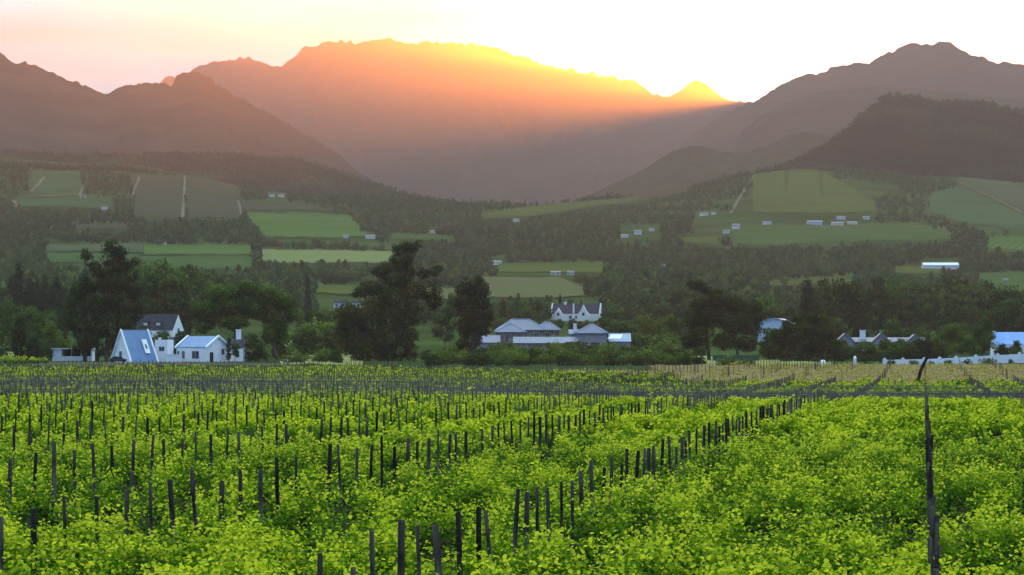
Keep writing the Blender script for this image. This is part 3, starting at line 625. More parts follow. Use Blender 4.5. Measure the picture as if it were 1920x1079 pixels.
for px, w, h, lm, lab in [(1676,22,15,'leaf_mid','dark green hedge bush behind the white wall, near its left end'),(1706,20,18,'leaf_olive','brownish hedge bush in front of the grey gabled roofs'),(1738,18,26,'leaf_conifer','narrow dark bush rising behind the middle of the white wall'),
                          (1762,16,16,'leaf_mid','mid green bush between the narrow dark bush and the bright ones'),(1878,15,14,'leaf_dark','small dark bush against the bright blue roof'),(1905,12,20,'leaf_bright','yellowish bush in front of the bright blue roof')]:
    pxtree('round_bush', 968, px, [(px,664-h*.4,w*.8,h*.55),(px-w*.4,664,w*.6,h*.5),(px+w*.4,664,w*.6,h*.5),(px+2,664-h*.9,w*.45,h*.4)], 3200, .26, lm, lab, cat='bush', r0=.1, spread=.4, shell=.35)
# shrubs and trees at the left edge
for px, Y, top, w, lm, lab in [(12,1010,560,34,'leaf_mid','green broad tree at the left edge of the picture'),(36,975,590,14,'leaf_dark','small dark pointed tree at the left edge, in front of the broad green one'),(72,1000,585,24,'leaf_mid','mid green rounded tree third from the left edge'),
    (95,985,603,22,'leaf_shrub','lighter green rounded shrub left of the tall dark tree'),(62,965,625,16,'leaf_olive','low brownish shrub in the left meadow'),(110,1015,632,20,'leaf_bright','low yellow-green shrub beside the tall dark tree')]:
    b = at(px, 1, 100)[2]; s0 = YH - F * (G(px2x(px, Y), Y) - CAMZ) / Y; H = s0 - top
    pxtree('shrub_tree', Y, px, [(px, top + H * .18, w * .55, H * .2),(px - w * .3, top + H * .42, w * .6, H * .26),(px + w * .35, top + H * .45, w * .6, H * .26),(px, top + H * .7, w * .95, H * .28)], 5500, .3, lm, lab, r0=.15, spread=.5, shell=.35)

# ---- copies: a few kinds of trees, repeated with their trunk and crown
def proto(kind, var=0):
    if kind == 'broad': bl = [(0,0,8.5,2.6,2.6,1.9),(-2.3,.5,7,2.6,2.4,2),(2.4,-.4,7.2,2.7,2.5,2),(-3.2,0,5,2.2,2.2,1.6),(3.1,.6,4.8,2.3,2.2,1.7),(0,-.8,5.6,3.2,3,2.2),(0,.9,3.4,3,2.6,1.4)]; a = (3200,.55,'leaf_olive')
    if kind == 'gum': bl = [(0,0,17,2,2,2),(-1.8,.3,14.5,2.2,2,2),(1.9,-.4,14,2.3,2.2,2),(-2.6,0,11,2.4,2.2,2.1),(2.4,.4,10.2,2.6,2.2,2.2),(0,0,8,2.7,2.4,2.4),(-1.4,.5,5.4,2.1,2,1.8),(1.6,-.5,4.6,2,2,1.6)]; a = (3800,.6,'leaf_olive')
    if kind == 'conifer': bl = [(0,0,14.6,.6,.6,1.2),(0,0,13,1.2,1.2,1.4),(0,.1,11,1.8,1.8,1.5),(0,0,8.8,2.3,2.3,1.6),(0,0,6.4,2.7,2.7,1.7),(0,0,4,3,3,1.7)]; a = (3200,.5,'leaf_conifer')
    if kind == 'green': bl = [(0,0,6.6,2.2,2.2,1.5),(-1.8,.3,5.2,2,2,1.5),(1.9,-.2,5.3,2.1,2,1.5),(0,0,4,2.8,2.6,1.7),(0,0,2.2,2.7,2.5,1.3)]; a = (2600,.5,'leaf_mid')
    if kind == 'shrub': bl = [(0,0,1.5,1.5,1.3,.9),(-1.1,.2,1.0,1.2,1.1,.8),(1.2,-.2,1.1,1.3,1.1,.8),(0,-.3,.6,1.9,1.5,.6)]; a = (1500,.24,'leaf_shrub')
    if kind == 'darkshrub': bl = [(0,0,1.9,1.2,1.1,1.1),(-.8,.2,1.1,1.1,1.0,.9),(.9,-.2,1.2,1.1,1.0,.9),(0,-.3,.6,1.6,1.3,.6)]; a = (1500,.24,'leaf_dark')
    if var == 1: a = (a[0], a[1], {'leaf_olive': 'leaf_mid', 'leaf_mid': 'leaf_bright', 'leaf_shrub': 'leaf_mid'}.get(a[2], a[2]))
    if var == 2: a = (a[0], a[1], {'leaf_olive': 'leaf_dark', 'leaf_shrub': 'leaf_bright'}.get(a[2], a[2]))
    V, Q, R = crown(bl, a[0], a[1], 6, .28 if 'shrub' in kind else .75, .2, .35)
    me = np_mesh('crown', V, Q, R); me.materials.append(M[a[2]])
    mb = MB(); limbs(mb, bl, (0, 0, -.4), .08 if 'shrub' in kind else .3, every=2); tm = mb.mesh('trunk'); tm.materials.append(M['bark'])
    return me, tm
PR = {k: [proto(k, v) for v in range(3)] for k in ('broad', 'gum', 'conifer', 'green', 'shrub', 'darkshrub')}
HGT = dict(broad=10.2, gum=18.8, conifer=15.6, green=8, shrub=2.3, darkshrub=2.9)
def put(kind, x, y, h, label, group, name=None, cat='tree', wide=1.0):
    me, tm = PR[kind][int(rng.integers(3))]; k = h / HGT[kind]
    root = empty(name or {'broad': 'broadleaf_tree', 'gum': 'gum_tree', 'conifer': 'conifer_tree', 'green': 'leafy_tree', 'shrub': 'shrub', 'darkshrub': 'shrub'}[kind], (x, y, G(x, y) - .1), label, cat, group, rng.uniform(0, 6.28))
    root.scale = (k * wide, k * wide, k)
    for nm, m_ in (('crown', me), ('trunk', tm)):
        o = bpy.data.objects.new(nm, m_); C.objects.link(o); o.parent = root
    return root
def belt(px0, px1, Y0, Y1, n, top0, top1, kinds, label, group, wide=1.0, hv=.15):
    """n single trees between two directions; tops near the picture rows top0..top1"""
    for i in range(n):
        px = px0 + (px1 - px0) * (i + rng.uniform(.15, .85)) / n; Y = rng.uniform(Y0, Y1); x = px2x(px, Y); z = G(x, Y)
        t = top0 + (top1 - top0) * (px - px0) / (px1 - px0); h = ((YH - t) * Y / F + CAMZ - z) * (1 + rng.normal(-.04, hv))
        if h < 2.5: h = 2.5
        k = kinds[int(rng.integers(len(kinds)))]
        put(k, x, Y, h, label, group, wide=wide if k != 'conifer' else wide * .9)
belt(-20, 120, 1380, 1500, 14, 515, 525, ['conifer', 'conifer', 'gum'], 'tall dark bluish tree in the row behind the left meadow', 'tall trees behind the left meadow', .8)
belt(-10, 130, 1150, 1250, 7, 570, 575, ['broad', 'gum', 'green'], 'dark rounded tree at the left edge behind the meadow', 'rounded trees behind the left meadow', .9)
belt(235, 370, 1250, 1450, 12, 500, 520, ['gum', 'broad', 'gum'], 'dark tall tree in the grove behind the slate-roofed house', 'trees of the grove behind the slate-roofed house', .9)
belt(330, 420, 1500, 1600, 8, 506, 512, ['broad', 'gum'], 'dark flat-topped tree above the broad green tree', 'flat-topped trees above the broad green tree', .9)
belt(560, 650, 1150, 1350, 8, 575, 585, ['broad', 'green', 'gum'], 'dark tree between the broad green tree and the huge gum tree', 'trees left of the huge gum tree', .85)
belt(572, 580, 1500, 1520, 1, 515, 515, ['conifer'], 'slim dark poplar-like tree poking above the trees left of the huge gum tree', None, .5, 0)
belt(560, 660, 1050, 1120, 7, 615, 612, ['green', 'shrub', 'green'], 'low mid green tree beyond the small meadow', 'low trees beyond the small meadow', 1.1)
belt(925, 1130, 1420, 1560, 12, 596, 600, ['green', 'broad'], 'small green tree around the white gabled farmhouse', 'trees around the white gabled farmhouse', 1.0)
belt(930, 1300, 1750, 1900, 20, 556, 564, ['broad', 'gum', 'conifer'], 'dark tree in the long hedge line beyond the white gabled farmhouse', 'trees of the long dark hedge line', .7)
belt(1130, 1300, 1130, 1350, 14, 600, 592, ['green', 'broad', 'green'], 'green tree right of the grey-roofed tower', 'trees right of the grey-roofed tower', 1.0)
belt(1590, 1855, 1450, 1600, 30, 522, 530, ['gum', 'gum', 'broad'], 'tall brownish gum tree in the row behind the grey gabled roofs', 'row of tall gum trees on the right', .85, .08)
belt(1540, 1620, 1400, 1500, 8, 540, 530, ['gum', 'broad'], 'dark tree beside the pointed conifer', 'trees beside the pointed conifer', .85)
belt(1560, 1860, 1150, 1280, 12, 612, 608, ['green', 'broad', 'green'], 'low green tree behind the grey gabled roofs', 'low trees behind the grey gabled roofs', .9)
belt(1230, 1300, 1500, 1600, 6, 560, 560, ['broad'], 'dark tree left of the wide brownish tree', 'trees left of the wide brownish tree', .9)
belt(1425, 1480, 1400, 1500, 6, 560, 570, ['broad', 'green'], 'dark tree behind the pale curved roof', 'trees behind the pale curved roof', .9)
belt(1860, 1940, 1300, 1500, 7, 560, 560, ['broad', 'green'], 'dark tree behind the large round tree at the right edge', 'trees at the right edge', .9)
# shrubs in rows before the grey-roofed houses
def shrubs(px0, px1, py0, py1, n, h0, h1, label, group, kinds=('shrub', 'shrub', 'darkshrub')):
    for i in range(n):
        px = px0 + (px1 - px0) * (i + rng.uniform(0, 1)) / n; py = rng.uniform(py0, py1)
        x, y, z = at(px, py, 850); put(kinds[int(rng.integers(len(kinds)))], x, y, rng.uniform(h0, h1), label, group, cat='shrub', wide=rng.uniform(.9, 1.5))
shrubs(795, 1310, 684, 688, 34, 1.8, 3.2, 'rounded green shrub in the thicket along the farm road', 'shrubs along the farm road')
shrubs(800, 1300, 676, 683, 34, 2.2, 3.6, 'green shrub in the middle of the thicket before the grey-roofed houses', 'shrubs in the middle of the thicket')
shrubs(830, 1300, 664, 675, 34, 2.2, 4.0, 'dark green shrub close to the grey-roofed houses', 'shrubs close to the grey-roofed houses')
shrubs(1180, 1310, 652, 664, 14, 3.5, 6, 'tall green shrub right of the grey-roofed tower', 'tall shrubs right of the tower')
shrubs(-20, 125, 640, 670, 16, 1.5, 2.6, 'low shrub in the meadow at the left edge', 'low shrubs in the left meadow')
shrubs(530, 690, 650, 682, 16, 1.2, 3.0, 'low shrub in the small meadow by the huge gum tree', 'low shrubs in the small meadow')
shrubs(1340, 1420, 684, 690, 4, 1.0, 2.0, 'little round bush on the pale grass right of the farm road', 'little bushes on the pale grass')

# ---- far woods as one mass: thousands of trees over the valley floor and the slopes
occ = [([p[0] for p in a], [p[1] for p in a], [p[0] for p in b], [p[1] for p in b]) for _, a, b, _m in fields]
def in_field(px, py):
    r = np.zeros(len(px), bool); px = px + rng.normal(0, 4, len(px)); py = py + rng.normal(0, 1.6, len(px))
    for ax, ay, bx_, by in occ:
        t = np.interp(px, ax, ay); b = np.interp(px, bx_, by)
        r |= (px > max(ax[0], bx_[0]) - 3) & (px < min(ax[-1], bx_[-1]) + 3) & (py > t - 1) & (py < b + 1)
    return r
def woods(name, n, Y0, Y1, hmin, hmax, leaf, per, mt, label, dens=0.0, pxr=(-150, 2070), sc=(420, 300), clear=None):
    Y = (rng.uniform(Y0 ** 1.5, Y1 ** 1.5, n)) ** (1 / 1.5); px = rng.uniform(pxr[0], pxr[1], n); X = (px - 960) / F * Y
    d = fbm(X / 110 + 9, Y / sc[1] + 2, 3)
    k = d > dens; X, Y, px, d = X[k], Y[k], px[k], d[k]
    z = ground(X, Y); h = rng.uniform(hmin, hmax, len(X)) * (1 + .35 * np.clip(d, -1, 1))
    py = YH - F * (z - CAMZ) / Y; pt = py - F * h / Y
    bad = in_field(px, py) | in_field(px, pt + 1) | in_field(px, (py + pt) / 2)
    if clear is not None: bad |= clear(px, py, pt)
    k = ~bad; X, Y, z, h = X[k], Y[k], z[k], h[k]; m = len(X)
    thin = rng.random(m) < .18; w = h * np.where(thin, .16, .36); h = h * np.where(thin, 1.35, 1)
    dirs = rng.normal(size=(m, per, 3)); dirs /= np.linalg.norm(dirs, axis=2)[..., None]
    rr = rng.uniform(.3, 1.0, (m, per, 1)) ** .5
    P = np.stack([X, Y, z + h * .55], 1)[:, None, :] + dirs * rr * np.stack([w, w, h * .47], 1)[:, None, :]
    tone = np.clip(.32 + rng.normal(0, .16, (m, 1)) + .25 * dirs[:, :, 2] + rng.normal(0, .12, (m, per)), 0, 1)  # treetops lightened, top light put into the leaf tone
    sz = np.repeat(h * .19, per) if leaf is None else leaf
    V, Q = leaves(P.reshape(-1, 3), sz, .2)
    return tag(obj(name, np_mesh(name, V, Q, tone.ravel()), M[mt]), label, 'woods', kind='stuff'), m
WC = []
def clr(px, py, pt):
    r = np.zeros(len(px), bool)
    for a, b, t, bo in WC: r |= (px > a) & (px < b) & (pt < bo) & (py > t)
    return r
WC += [(500,538,358,374),(1160,1240,425,450),(1300,1395,398,440),(1505,1640,403,428),(1728,1800,488,502),(920,950,484,498),(1030,1080,504,516),(680,708,440,450),(955,980,408,418),(800,820,430,440),(1028,1132,566,612),(1420,1490,596,622),(590,700,555,578)]
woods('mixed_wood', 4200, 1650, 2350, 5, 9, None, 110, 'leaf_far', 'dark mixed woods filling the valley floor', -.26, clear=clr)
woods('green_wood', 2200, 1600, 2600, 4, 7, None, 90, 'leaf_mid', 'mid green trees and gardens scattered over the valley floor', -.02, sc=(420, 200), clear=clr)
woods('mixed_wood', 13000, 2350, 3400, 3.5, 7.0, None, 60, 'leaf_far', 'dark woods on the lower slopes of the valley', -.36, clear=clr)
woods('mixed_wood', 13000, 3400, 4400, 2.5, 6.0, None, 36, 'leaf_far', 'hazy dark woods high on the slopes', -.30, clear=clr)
# fringe of trees on the skyline of the wooded hill and the saddle
def fringe(prof, Y, n, h0, h1, label, x0, x1, name='ridge_wood', mt='leaf_olive', onhill=True, jy=60):
    p = np.array(prof, float); px = rng.uniform(x0, x1, n); Yv = Y + rng.uniform(-jy, 12, n)
    py = np.interp(px, p[:, 0], p[:, 1]); X = (px - 960) / F * Y; zc = (YH - py) / F * Y + CAMZ
    z = zc - (Y - Yv) * (.32 if onhill else .0); X = X * Yv / Y
    h = rng.uniform(h0, h1, n); per = 70; w = h * .34
    d = rng.normal(size=(n, per, 3)); d /= np.linalg.norm(d, axis=2)[..., None]
    P = np.stack([X, Yv, z + h * .6], 1)[:, None, :] + d * rng.uniform(.3, 1, (n, per, 1)) ** .5 * np.stack([w, w, h * .42], 1)[:, None, :]
    V, Q = leaves(P.reshape(-1, 3), np.repeat(h * .17, per), .2)
    tone = np.clip(.3 + rng.normal(0, .15, n * per), 0, 1)
    # thin trunks
    return tag(obj(name, np_mesh(name, V, Q, tone), M[mt]), label, 'woods', kind='stuff')
fringe(R4, 5000, 260, 5, 11, 'fringe of small trees along the crest of the dark hill', 1650, 1990, jy=6)
def hillwood(name, rname, n, h0, h1, label, rows, per=16, mt='leaf_conifer', cols=(0, 1)):
    V, nx, NF = RIDGES[rname]; i = rng.uniform(NF - rows, NF, n); j = rng.uniform(cols[0] * (nx - 2), cols[1] * (nx - 2), n); i0 = i.astype(int); j0 = j.astype(int); fi = (i - i0)[:, None]; fj = (j - j0)[:, None]
    P0 = V[i0 * nx + j0] * (1 - fi) * (1 - fj) + V[(i0 + 1) * nx + j0] * fi * (1 - fj) + V[i0 * nx + j0 + 1] * (1 - fi) * fj + V[(i0 + 1) * nx + j0 + 1] * fi * fj
    h = rng.uniform(h0, h1, n); d = rng.normal(size=(n, per, 3)); d /= np.linalg.norm(d, axis=2)[..., None]
    P = (P0 + np.stack([h * 0, h * 0, h * .45], 1))[:, None, :] + d * rng.uniform(.4, 1, (n, per, 1)) * (h * .45)[:, None, None]
    tone = np.clip(np.repeat(.35 + .9 * fbm(P0[:, 0] / 60, P0[:, 2] / 25, 2) + rng.normal(0, .12, n), per), 0, 1)
    Vv, Q = leaves(P.reshape(-1, 3), np.repeat(h * .30, per), .3)
    return tag(obj(name, np_mesh(name, Vv, Q, tone), M[mt]), label, 'woods', kind='stuff')
hillwood('hill_forest', 'wooded_hill', 22000, 3.5, 7.5, 'dark plantation covering the rounded hill on the right', 34, cols=(.0, .5))
hillwood('hill_forest', 'left_hill', 9000, 3, 6, 'dark scrub woods on the low ridge running down from the left', 30, mt='leaf_far', cols=(.3, 1))

for px, Y, top, w, lm, lab in [(266,1080,612,24,'leaf_dark','dark bush hiding the foot of the slate-roofed farmhouse, its left part'),(304,1075,620,24,'leaf_mid','green bush in front of the slate-roofed farmhouse, below its dormers'),(340,1070,621,22,'leaf_dark','dark bush below the white gable of the slate-roofed farmhouse'),
    (1580,1000,640,18,'leaf_olive','olive bush under the leftmost little gable of the villa'),(1660,990,638,22,'leaf_mid','green bush hiding the middle gable wall of the villa'),(1690,985,637,22,'leaf_olive','brown-green bush between the middle and right gables of the villa'),(1722,990,636,20,'leaf_dark','dark bush under the right gable of the villa'),(1752,1000,630,20,'leaf_shrub','light bush at the right end of the villa'),
    (1478,1010,612,16,'leaf_conifer','dark bush hiding the foot of the pale curved barn'),(1443,1012,616,20,'leaf_mid','green bush in front of the left half of the pale curved barn')]:
    s0 = YH - F * (G(px2x(px, Y), Y) - CAMZ) / Y; H = s0 - top
    pxtree('round_bush', Y, px, [(px, top + H * .2, w * .55, H * .22),(px - w * .35, top + H * .42, w * .6, H * .26),(px + w * .35, top + H * .40, w * .6, H * .26),(px, top + H * .7, w * 1.0, H * .3)], 5000, .3, lm, lab, cat='bush', r0=.12, spread=.5, shell=.35)
for i, px in enumerate((1672, 1712, 1745, 1778, 1815, 1850, 1895)):
    x, y, z = px2x(px, 931), 931, 0; put('shrub' if i % 2 else 'darkshrub', x, 931, rng.uniform(.9, 1.5), 'small shrub growing at the foot of the long white wall', 'shrubs at the foot of the white wall', cat='shrub', wide=1.6)
# ------------------------------------------------------------------ buildings
M['white'] = mat('white_plaster', (0.84, 0.89, 0.95), 0.8, (0.76, 0.81, 0.88), 0.6)
M['greywall'] = mat('grey_plaster', (0.30, 0.32, 0.34), 0.85, (0.25, 0.27, 0.29), 0.6)
M['stone'] = mat('stone_wall', (0.30, 0.28, 0.24), 0.95, (0.13, 0.12, 0.10), 1.6, 6, lo=.4, hi=.6)
M['slate'] = mat('slate_roof', (0.035, 0.038, 0.055), 0.75, (0.065, 0.065, 0.085), 1.2, 5)
M['glass'] = mat('window_glass', (0.03, 0.035, 0.045), 0.15, spec=.5)
M['dark'] = mat('dark_opening', (0.02, 0.02, 0.022), .9)
M['frame'] = mat('window_frame', (0.55, 0.56, 0.58), .6)
M['terracotta'] = mat('dark_wood', (0.10, 0.06, 0.04), .8)
def roofmat(name, c, c2, freq=9.0):
    m = mat(name, c, 0.45, c2, .5, 4, spec=.5, metallic=.15); t = m.node_tree; p = t.nodes['Principled BSDF']
    tc = t.nodes.new('ShaderNodeTexCoord'); w = t.nodes.new('ShaderNodeTexWave'); w.inputs['Scale'].default_value = freq / 6.28
    bp = t.nodes.new('ShaderNodeBump'); bp.inputs['Strength'].default_value = .6; bp.inputs['Distance'].default_value = .05
    t.links.new(tc.outputs['Object'], w.inputs[0]); t.links.new(w.outputs['Fac'], bp.inputs['Height']); t.links.new(bp.outputs[0], p.inputs['Normal'])
    return m
M['blueroof'] = roofmat('blue_metal_roof', (0.065, 0.17, 0.36), (0.09, 0.21, 0.42))
M['blueroof2'] = roofmat('bright_blue_roof', (0.09, 0.24, 0.58), (0.11, 0.28, 0.64))
M['greyroof'] = roofmat('grey_blue_roof', (0.050, 0.075, 0.150), (0.075, 0.105, 0.195))
M['mauveroof'] = roofmat('grey_mauve_roof', (0.08, 0.085, 0.13), (0.12, 0.12, 0.17))
M['paleroof'] = roofmat('pale_blue_roof', (0.17, 0.25, 0.38), (0.23, 0.32, 0.46))
M['barnblue'] = roofmat('pale_barn_metal', (0.46, 0.60, 0.74), (0.56, 0.70, 0.82))
def slab(mb, pts, th):
    """roof slab: 4 points of the top face, thickness down"""
    P = [Vector(p) for p in pts]; n = (P[1] - P[0]).cross(P[2] - P[1]).normalized()
    if n.z < 0: n = -n
    L = [p - n * th for p in P]; k = len(P); i = len(mb.v); mb.v += [tuple(p) for p in P + L]
    mb.f.append(tuple(i + q for q in range(k))); mb.f.append(tuple(i + k + q for q in reversed(range(k))))
    for q in range(k): j = (q + 1) % k; mb.f.append((i + q, i + k + q, i + k + j, i + j))
def window(root, x, y, z, w, h, face, rz_=0, door=False):
    """face: direction the window looks in local axes: '-y', '+x', '-x'"""
    d = .06
    if face == '-y': fb = (x - w / 2 - .08, x + w / 2 + .08, y - .05, y + .10, z - .08, z + h + .08); gb = (x - w / 2, x + w / 2, y - .08, y - .051, z, z + h); mu = (x - .03, x + .03, y - .10, y - .081, z, z + h)
    elif face == '+x': fb = (x - .10, x + .05, y - w / 2 - .08, y + w / 2 + .08, z - .08, z + h + .08); gb = (x + .051, x + .08, y - w / 2, y + w / 2, z, z + h); mu = (x + .081, x + .10, y - .03, y + .03, z, z + h)
    else: fb = (x - .05, x + .10, y - w / 2 - .08, y + w / 2 + .08, z - .08, z + h + .08); gb = (x - .08, x - .051, y - w / 2, y + w / 2, z, z + h); mu = (x - .10, x - .081, y - .03, y + .03, z, z + h)
    f = MB().box(*fb).box(*mu).build('door' if door else 'window', M['frame'] if not door else M['terracotta'], root)
    MB().box(*gb).build('pane' if not door else 'door_panel', M['glass'] if not door else M['dark'], f)
    return f
def chimney(root, x, y, z0, z1, w=.8, d=.6, m='white'):
    c = MB().box(x - w / 2, x + w / 2, y - d / 2, y + d / 2, z0, z1 - .25).box(x - w / 2 - .1, x + w / 2 + .1, y - d / 2 - .1, y + d / 2 + .1, z1 - .249, z1 - .1).build('chimney', M[m], root)
    MB().box(x - w / 2 + .1, x + w / 2 - .1, y - d / 2 + .1, y + d / 2 - .1, z1 - .099, z1).build('chimney_pot', M['dark'], c)
def gable_house(name, loc, rz, L, W, eave, ridge_, wall, roof, label, verge=None, wins=(), over=.25, chims=(), parapet=0.0):
    root = empty(name, loc, label, 'house', None, rz)
    prof = [(-W / 2, -.6), (W / 2, -.6), (W / 2, eave), (0, ridge_), (-W / 2, eave)]
    mb = MB(); n = 5; i = 0
    for x in (-L / 2, L / 2):
        for a, z in prof: mb.v.append((x, a, z))
    mb.f = [tuple(range(5)), tuple(reversed(range(5, 10)))] + [(k, 5 + k, 5 + (k + 1) % 5, (k + 1) % 5) for k in range(5) if k != 0]
    mb.build('wall', M[wall], root)
    rb = MB(); k = (ridge_ - eave) / (W / 2); e = over
    g = -.02 if parapet else over
    for s in (-1, 1): slab(rb, [(-L / 2 - g, 0, ridge_ + .12), (L / 2 + g, 0, ridge_ + .12), (L / 2 + g, s * (W / 2 + e), eave - k * e + .12), (-L / 2 - g, s * (W / 2 + e), eave - k * e + .12)], .1)
    r_ = rb.build('roof', M[roof], root)
    if verge:
        h = .22 + parapet; t = .3
        for sx in (-1, 1):
            vb = MB(); x0 = sx * L / 2; xa, xb = sorted((x0 - sx * .05, x0 + sx * (t + (0 if parapet else .1))))
            for s in (-1, 1):
                P0 = (0, ridge_ + h + .12); P1 = (s * (W / 2 + e + .1), eave - k * (e + .1) + h + .12)
                vb.prism([P0, P1, (P1[0], P1[1] - h - .25), (P0[0], P0[1] - h - .25)], xa, xb, 'x')
            vb.build('verge', M[verge], root)
    for w in wins: window(root, *w)
    for c in chims: chimney(root, *c)
    return root
def site(px, Y, dz=0.0):
    x = px2x(px, Y); return (x, Y, G(x, Y) + dz)
R_ = math.radians
# A-frame house
s = 955 / F
g = gable_house('a_frame_house', site(252, 958), R_(44), 7.4, 6.9, .35, 7.1, 'white', 'blueroof', 'steep white A-frame house with a blue metal roof and a white roof window', verge='white',
    wins=[(-3.7, .3, 1.2, .8, 1.2, '-x')], over=.35)
# tall white roof window lying on the blue slope
rb = MB(); k = (7.1 - .35) / 3.45
def on(x, z): return (x, -(7.22 - z) / k - .02, z)
slab(rb, [(0.9, on(0, 1.9)[1] - .25, 1.9 + .1), (2.3, on(0, 1.9)[1] - .25, 1.9 + .1), (2.3, on(0, 5.0)[1] - .25, 5.0 + .1), (.9, on(0, 5.0)[1] - .25, 5.0 + .1)], .22)
rw = rb.build('roof_window', M['white'], g)
rb = MB(); slab(rb, [(1.35, on(0, 2.9)[1] - .29, 3.0), (1.85, on(0, 2.9)[1] - .29, 3.0), (1.85, on(0, 3.9)[1] - .29, 4.0), (1.35, on(0, 3.9)[1] - .29, 4.0)], .05); rb.build('pane', M['glass'], rw)
# flat-roofed white annex
def flat_house(name, loc, rz, L, W, H, wall, roof, label, wins=(), chims=(), cat='house'):
    root = empty(name, loc, label, cat, None, rz)
    MB().box(-L / 2, L / 2, -W / 2, W / 2, -.6, H - .2).box(-L / 2, L / 2, -W / 2, -W / 2 + .25, H - .199, H).box(-L / 2, L / 2, W / 2 - .25, W / 2, H - .199, H).box(-L / 2, -L / 2 + .25, -W / 2 + .251, W / 2 - .251, H - .199, H).box(L / 2 - .25, L / 2, -W / 2 + .251, W / 2 - .251, H - .199, H).build('wall', M[wall], root)
    MB().box(-L / 2 + .251, L / 2 - .251, -W / 2 + .251, W / 2 - .251, H - .199, H - .08).build('roof', M[roof], root)
    for w in wins: window(root, *w)
    for c in chims: chimney(root, *c)
    return root
flat_house('white_annex', site(308, 962), R_(-14), 3.0, 4.2, 5.0, 'white', 'blueroof', 'small flat-roofed white building squeezed between the A-frame house and the cottage', [(0.1, -2.1, 2.5, 1.2, .9, '-y')], [(-1.2, 0.5, 4.8, 5.6, .5, .5)])
# the cottage
gable_house('cottage', site(381, 964), R_(-38), 9.0, 8.0, 3.3, 5.7, 'white', 'blueroof', 'long white cottage with a pale blue metal roof and rounded gable', verge='white',
    wins=[(-3.9, -4.0, .9, .5, 1.5, '-y'), (-2.4, -4.0, .8, .8, 1.6, '-y'), (1.3, -4.0, .8, 2.0, 1.6, '-y'), (4.5, 1.6, 1.7, .9, 1.2, '+x'), (4.5, -2.2, -.2, 1.0, 2.3, '+x', 0, True)], over=.15)
gable_house('cottage_wing', site(440, 975), R_(-10), 5.0, 4.5, 3.2, 4.9, 'white', 'slate', 'small dark-roofed wing with a white chimney behind the cypress', wins=[(1.2, -2.25, 1.0, .8, 1.1, '-y')], chims=[(.8, .4, 4.0, 7.4, 1.0, .8)])
# white garden wall between annex and cottage
w_ = MB().box(-1.8, 1.8, -.12, .12, -.4, 1.6).box(-1.9, 1.9, -.18, .18, 1.601, 1.75).build('garden_wall', M['white']); w_.location = site(326, 958); tag(w_, 'short white garden wall joining the annex to the cottage', 'wall')
# slate-roofed house behind
g = gable_house('farmhouse', site(297, 1190), R_(-27), 13.0, 6.2, 4.6, 9.2, 'white', 'slate', 'white-gabled farmhouse with a steep dark slate roof and two small dormers, behind the A-frame house', verge=None,
    wins=[(6.5, 0, 4.0, .9, 1.3, '+x')], over=.0, chims=[(-6.0, 0, 8.5, 10.2, .7, .7)])
for dx in (-2.6, 1.6):
    f = MB().box(dx - .85, dx + .85, -2.6, -1.2, 5.9, 7.1).box(dx - .95, dx + .95, -2.7, -1.0, 7.101, 7.25).build('dormer', M['slate'], g)
    MB().box(dx - .65, dx + .65, -2.68, -2.601, 6.1, 6.9).build('window', M['frame'], f)
# open-fronted white shed at the left
root = empty('white_shed', site(138, 984), 'low white open-fronted shed with a flat roof under the tall dark tree', 'shed', None, R_(-4))
MB().box(-4.6, -2.4, -1.8, 1.8, -.3, 2.75).box(-2.399, 4.6, 1.5, 1.8, -.3, 2.75).box(4.3, 4.6, -1.8, 1.499, -.3, 2.75).box(-2.399, 4.299, -1.8, -1.6, -.3, 1.1).build('wall', M['white'], root)
MB().box(-4.9, 4.9, -2.1, 2.0, 2.751, 2.95).build('roof', M['white'], root)
MB().box(-2.39, 4.29, 1.30, 1.499, -.2, 2.7).build('back_panel', M['dark'], root)
for x in (-.2, 2.0): MB().box(x, x + .1, -1.75, -1.65, 1.101, 2.749).build('pillar', M['white'], root)
# dark car beside the A-frame house
root = empty('parked_car', site(221, 945), 'small dark parked car below the white A-frame wall', 'car', None, R_(8))
body = MB().prism([(-1.9, .25), (1.9, .25), (1.95, .75), (1.2, .9), (.7, 1.38), (-.9, 1.42), (-1.6, .95), (-1.95, .8)], -.8, .8).build('body', mat('car_paint', (.02, .02, .025), .3, spec=.6), root)
MB().prism([(-1.35, .93), (1.05, .92), (.62, 1.30), (-.85, 1.33)], -.83, -.801).build('side_window', M['glass'], root)
for x in (-1.2, 1.2):
    for y in (-.82, .62):
        w = MB().tube([(x, y, .32), (x, y + .2, .32)], [.32, .32], 12).build('wheel', M['dark'], root)

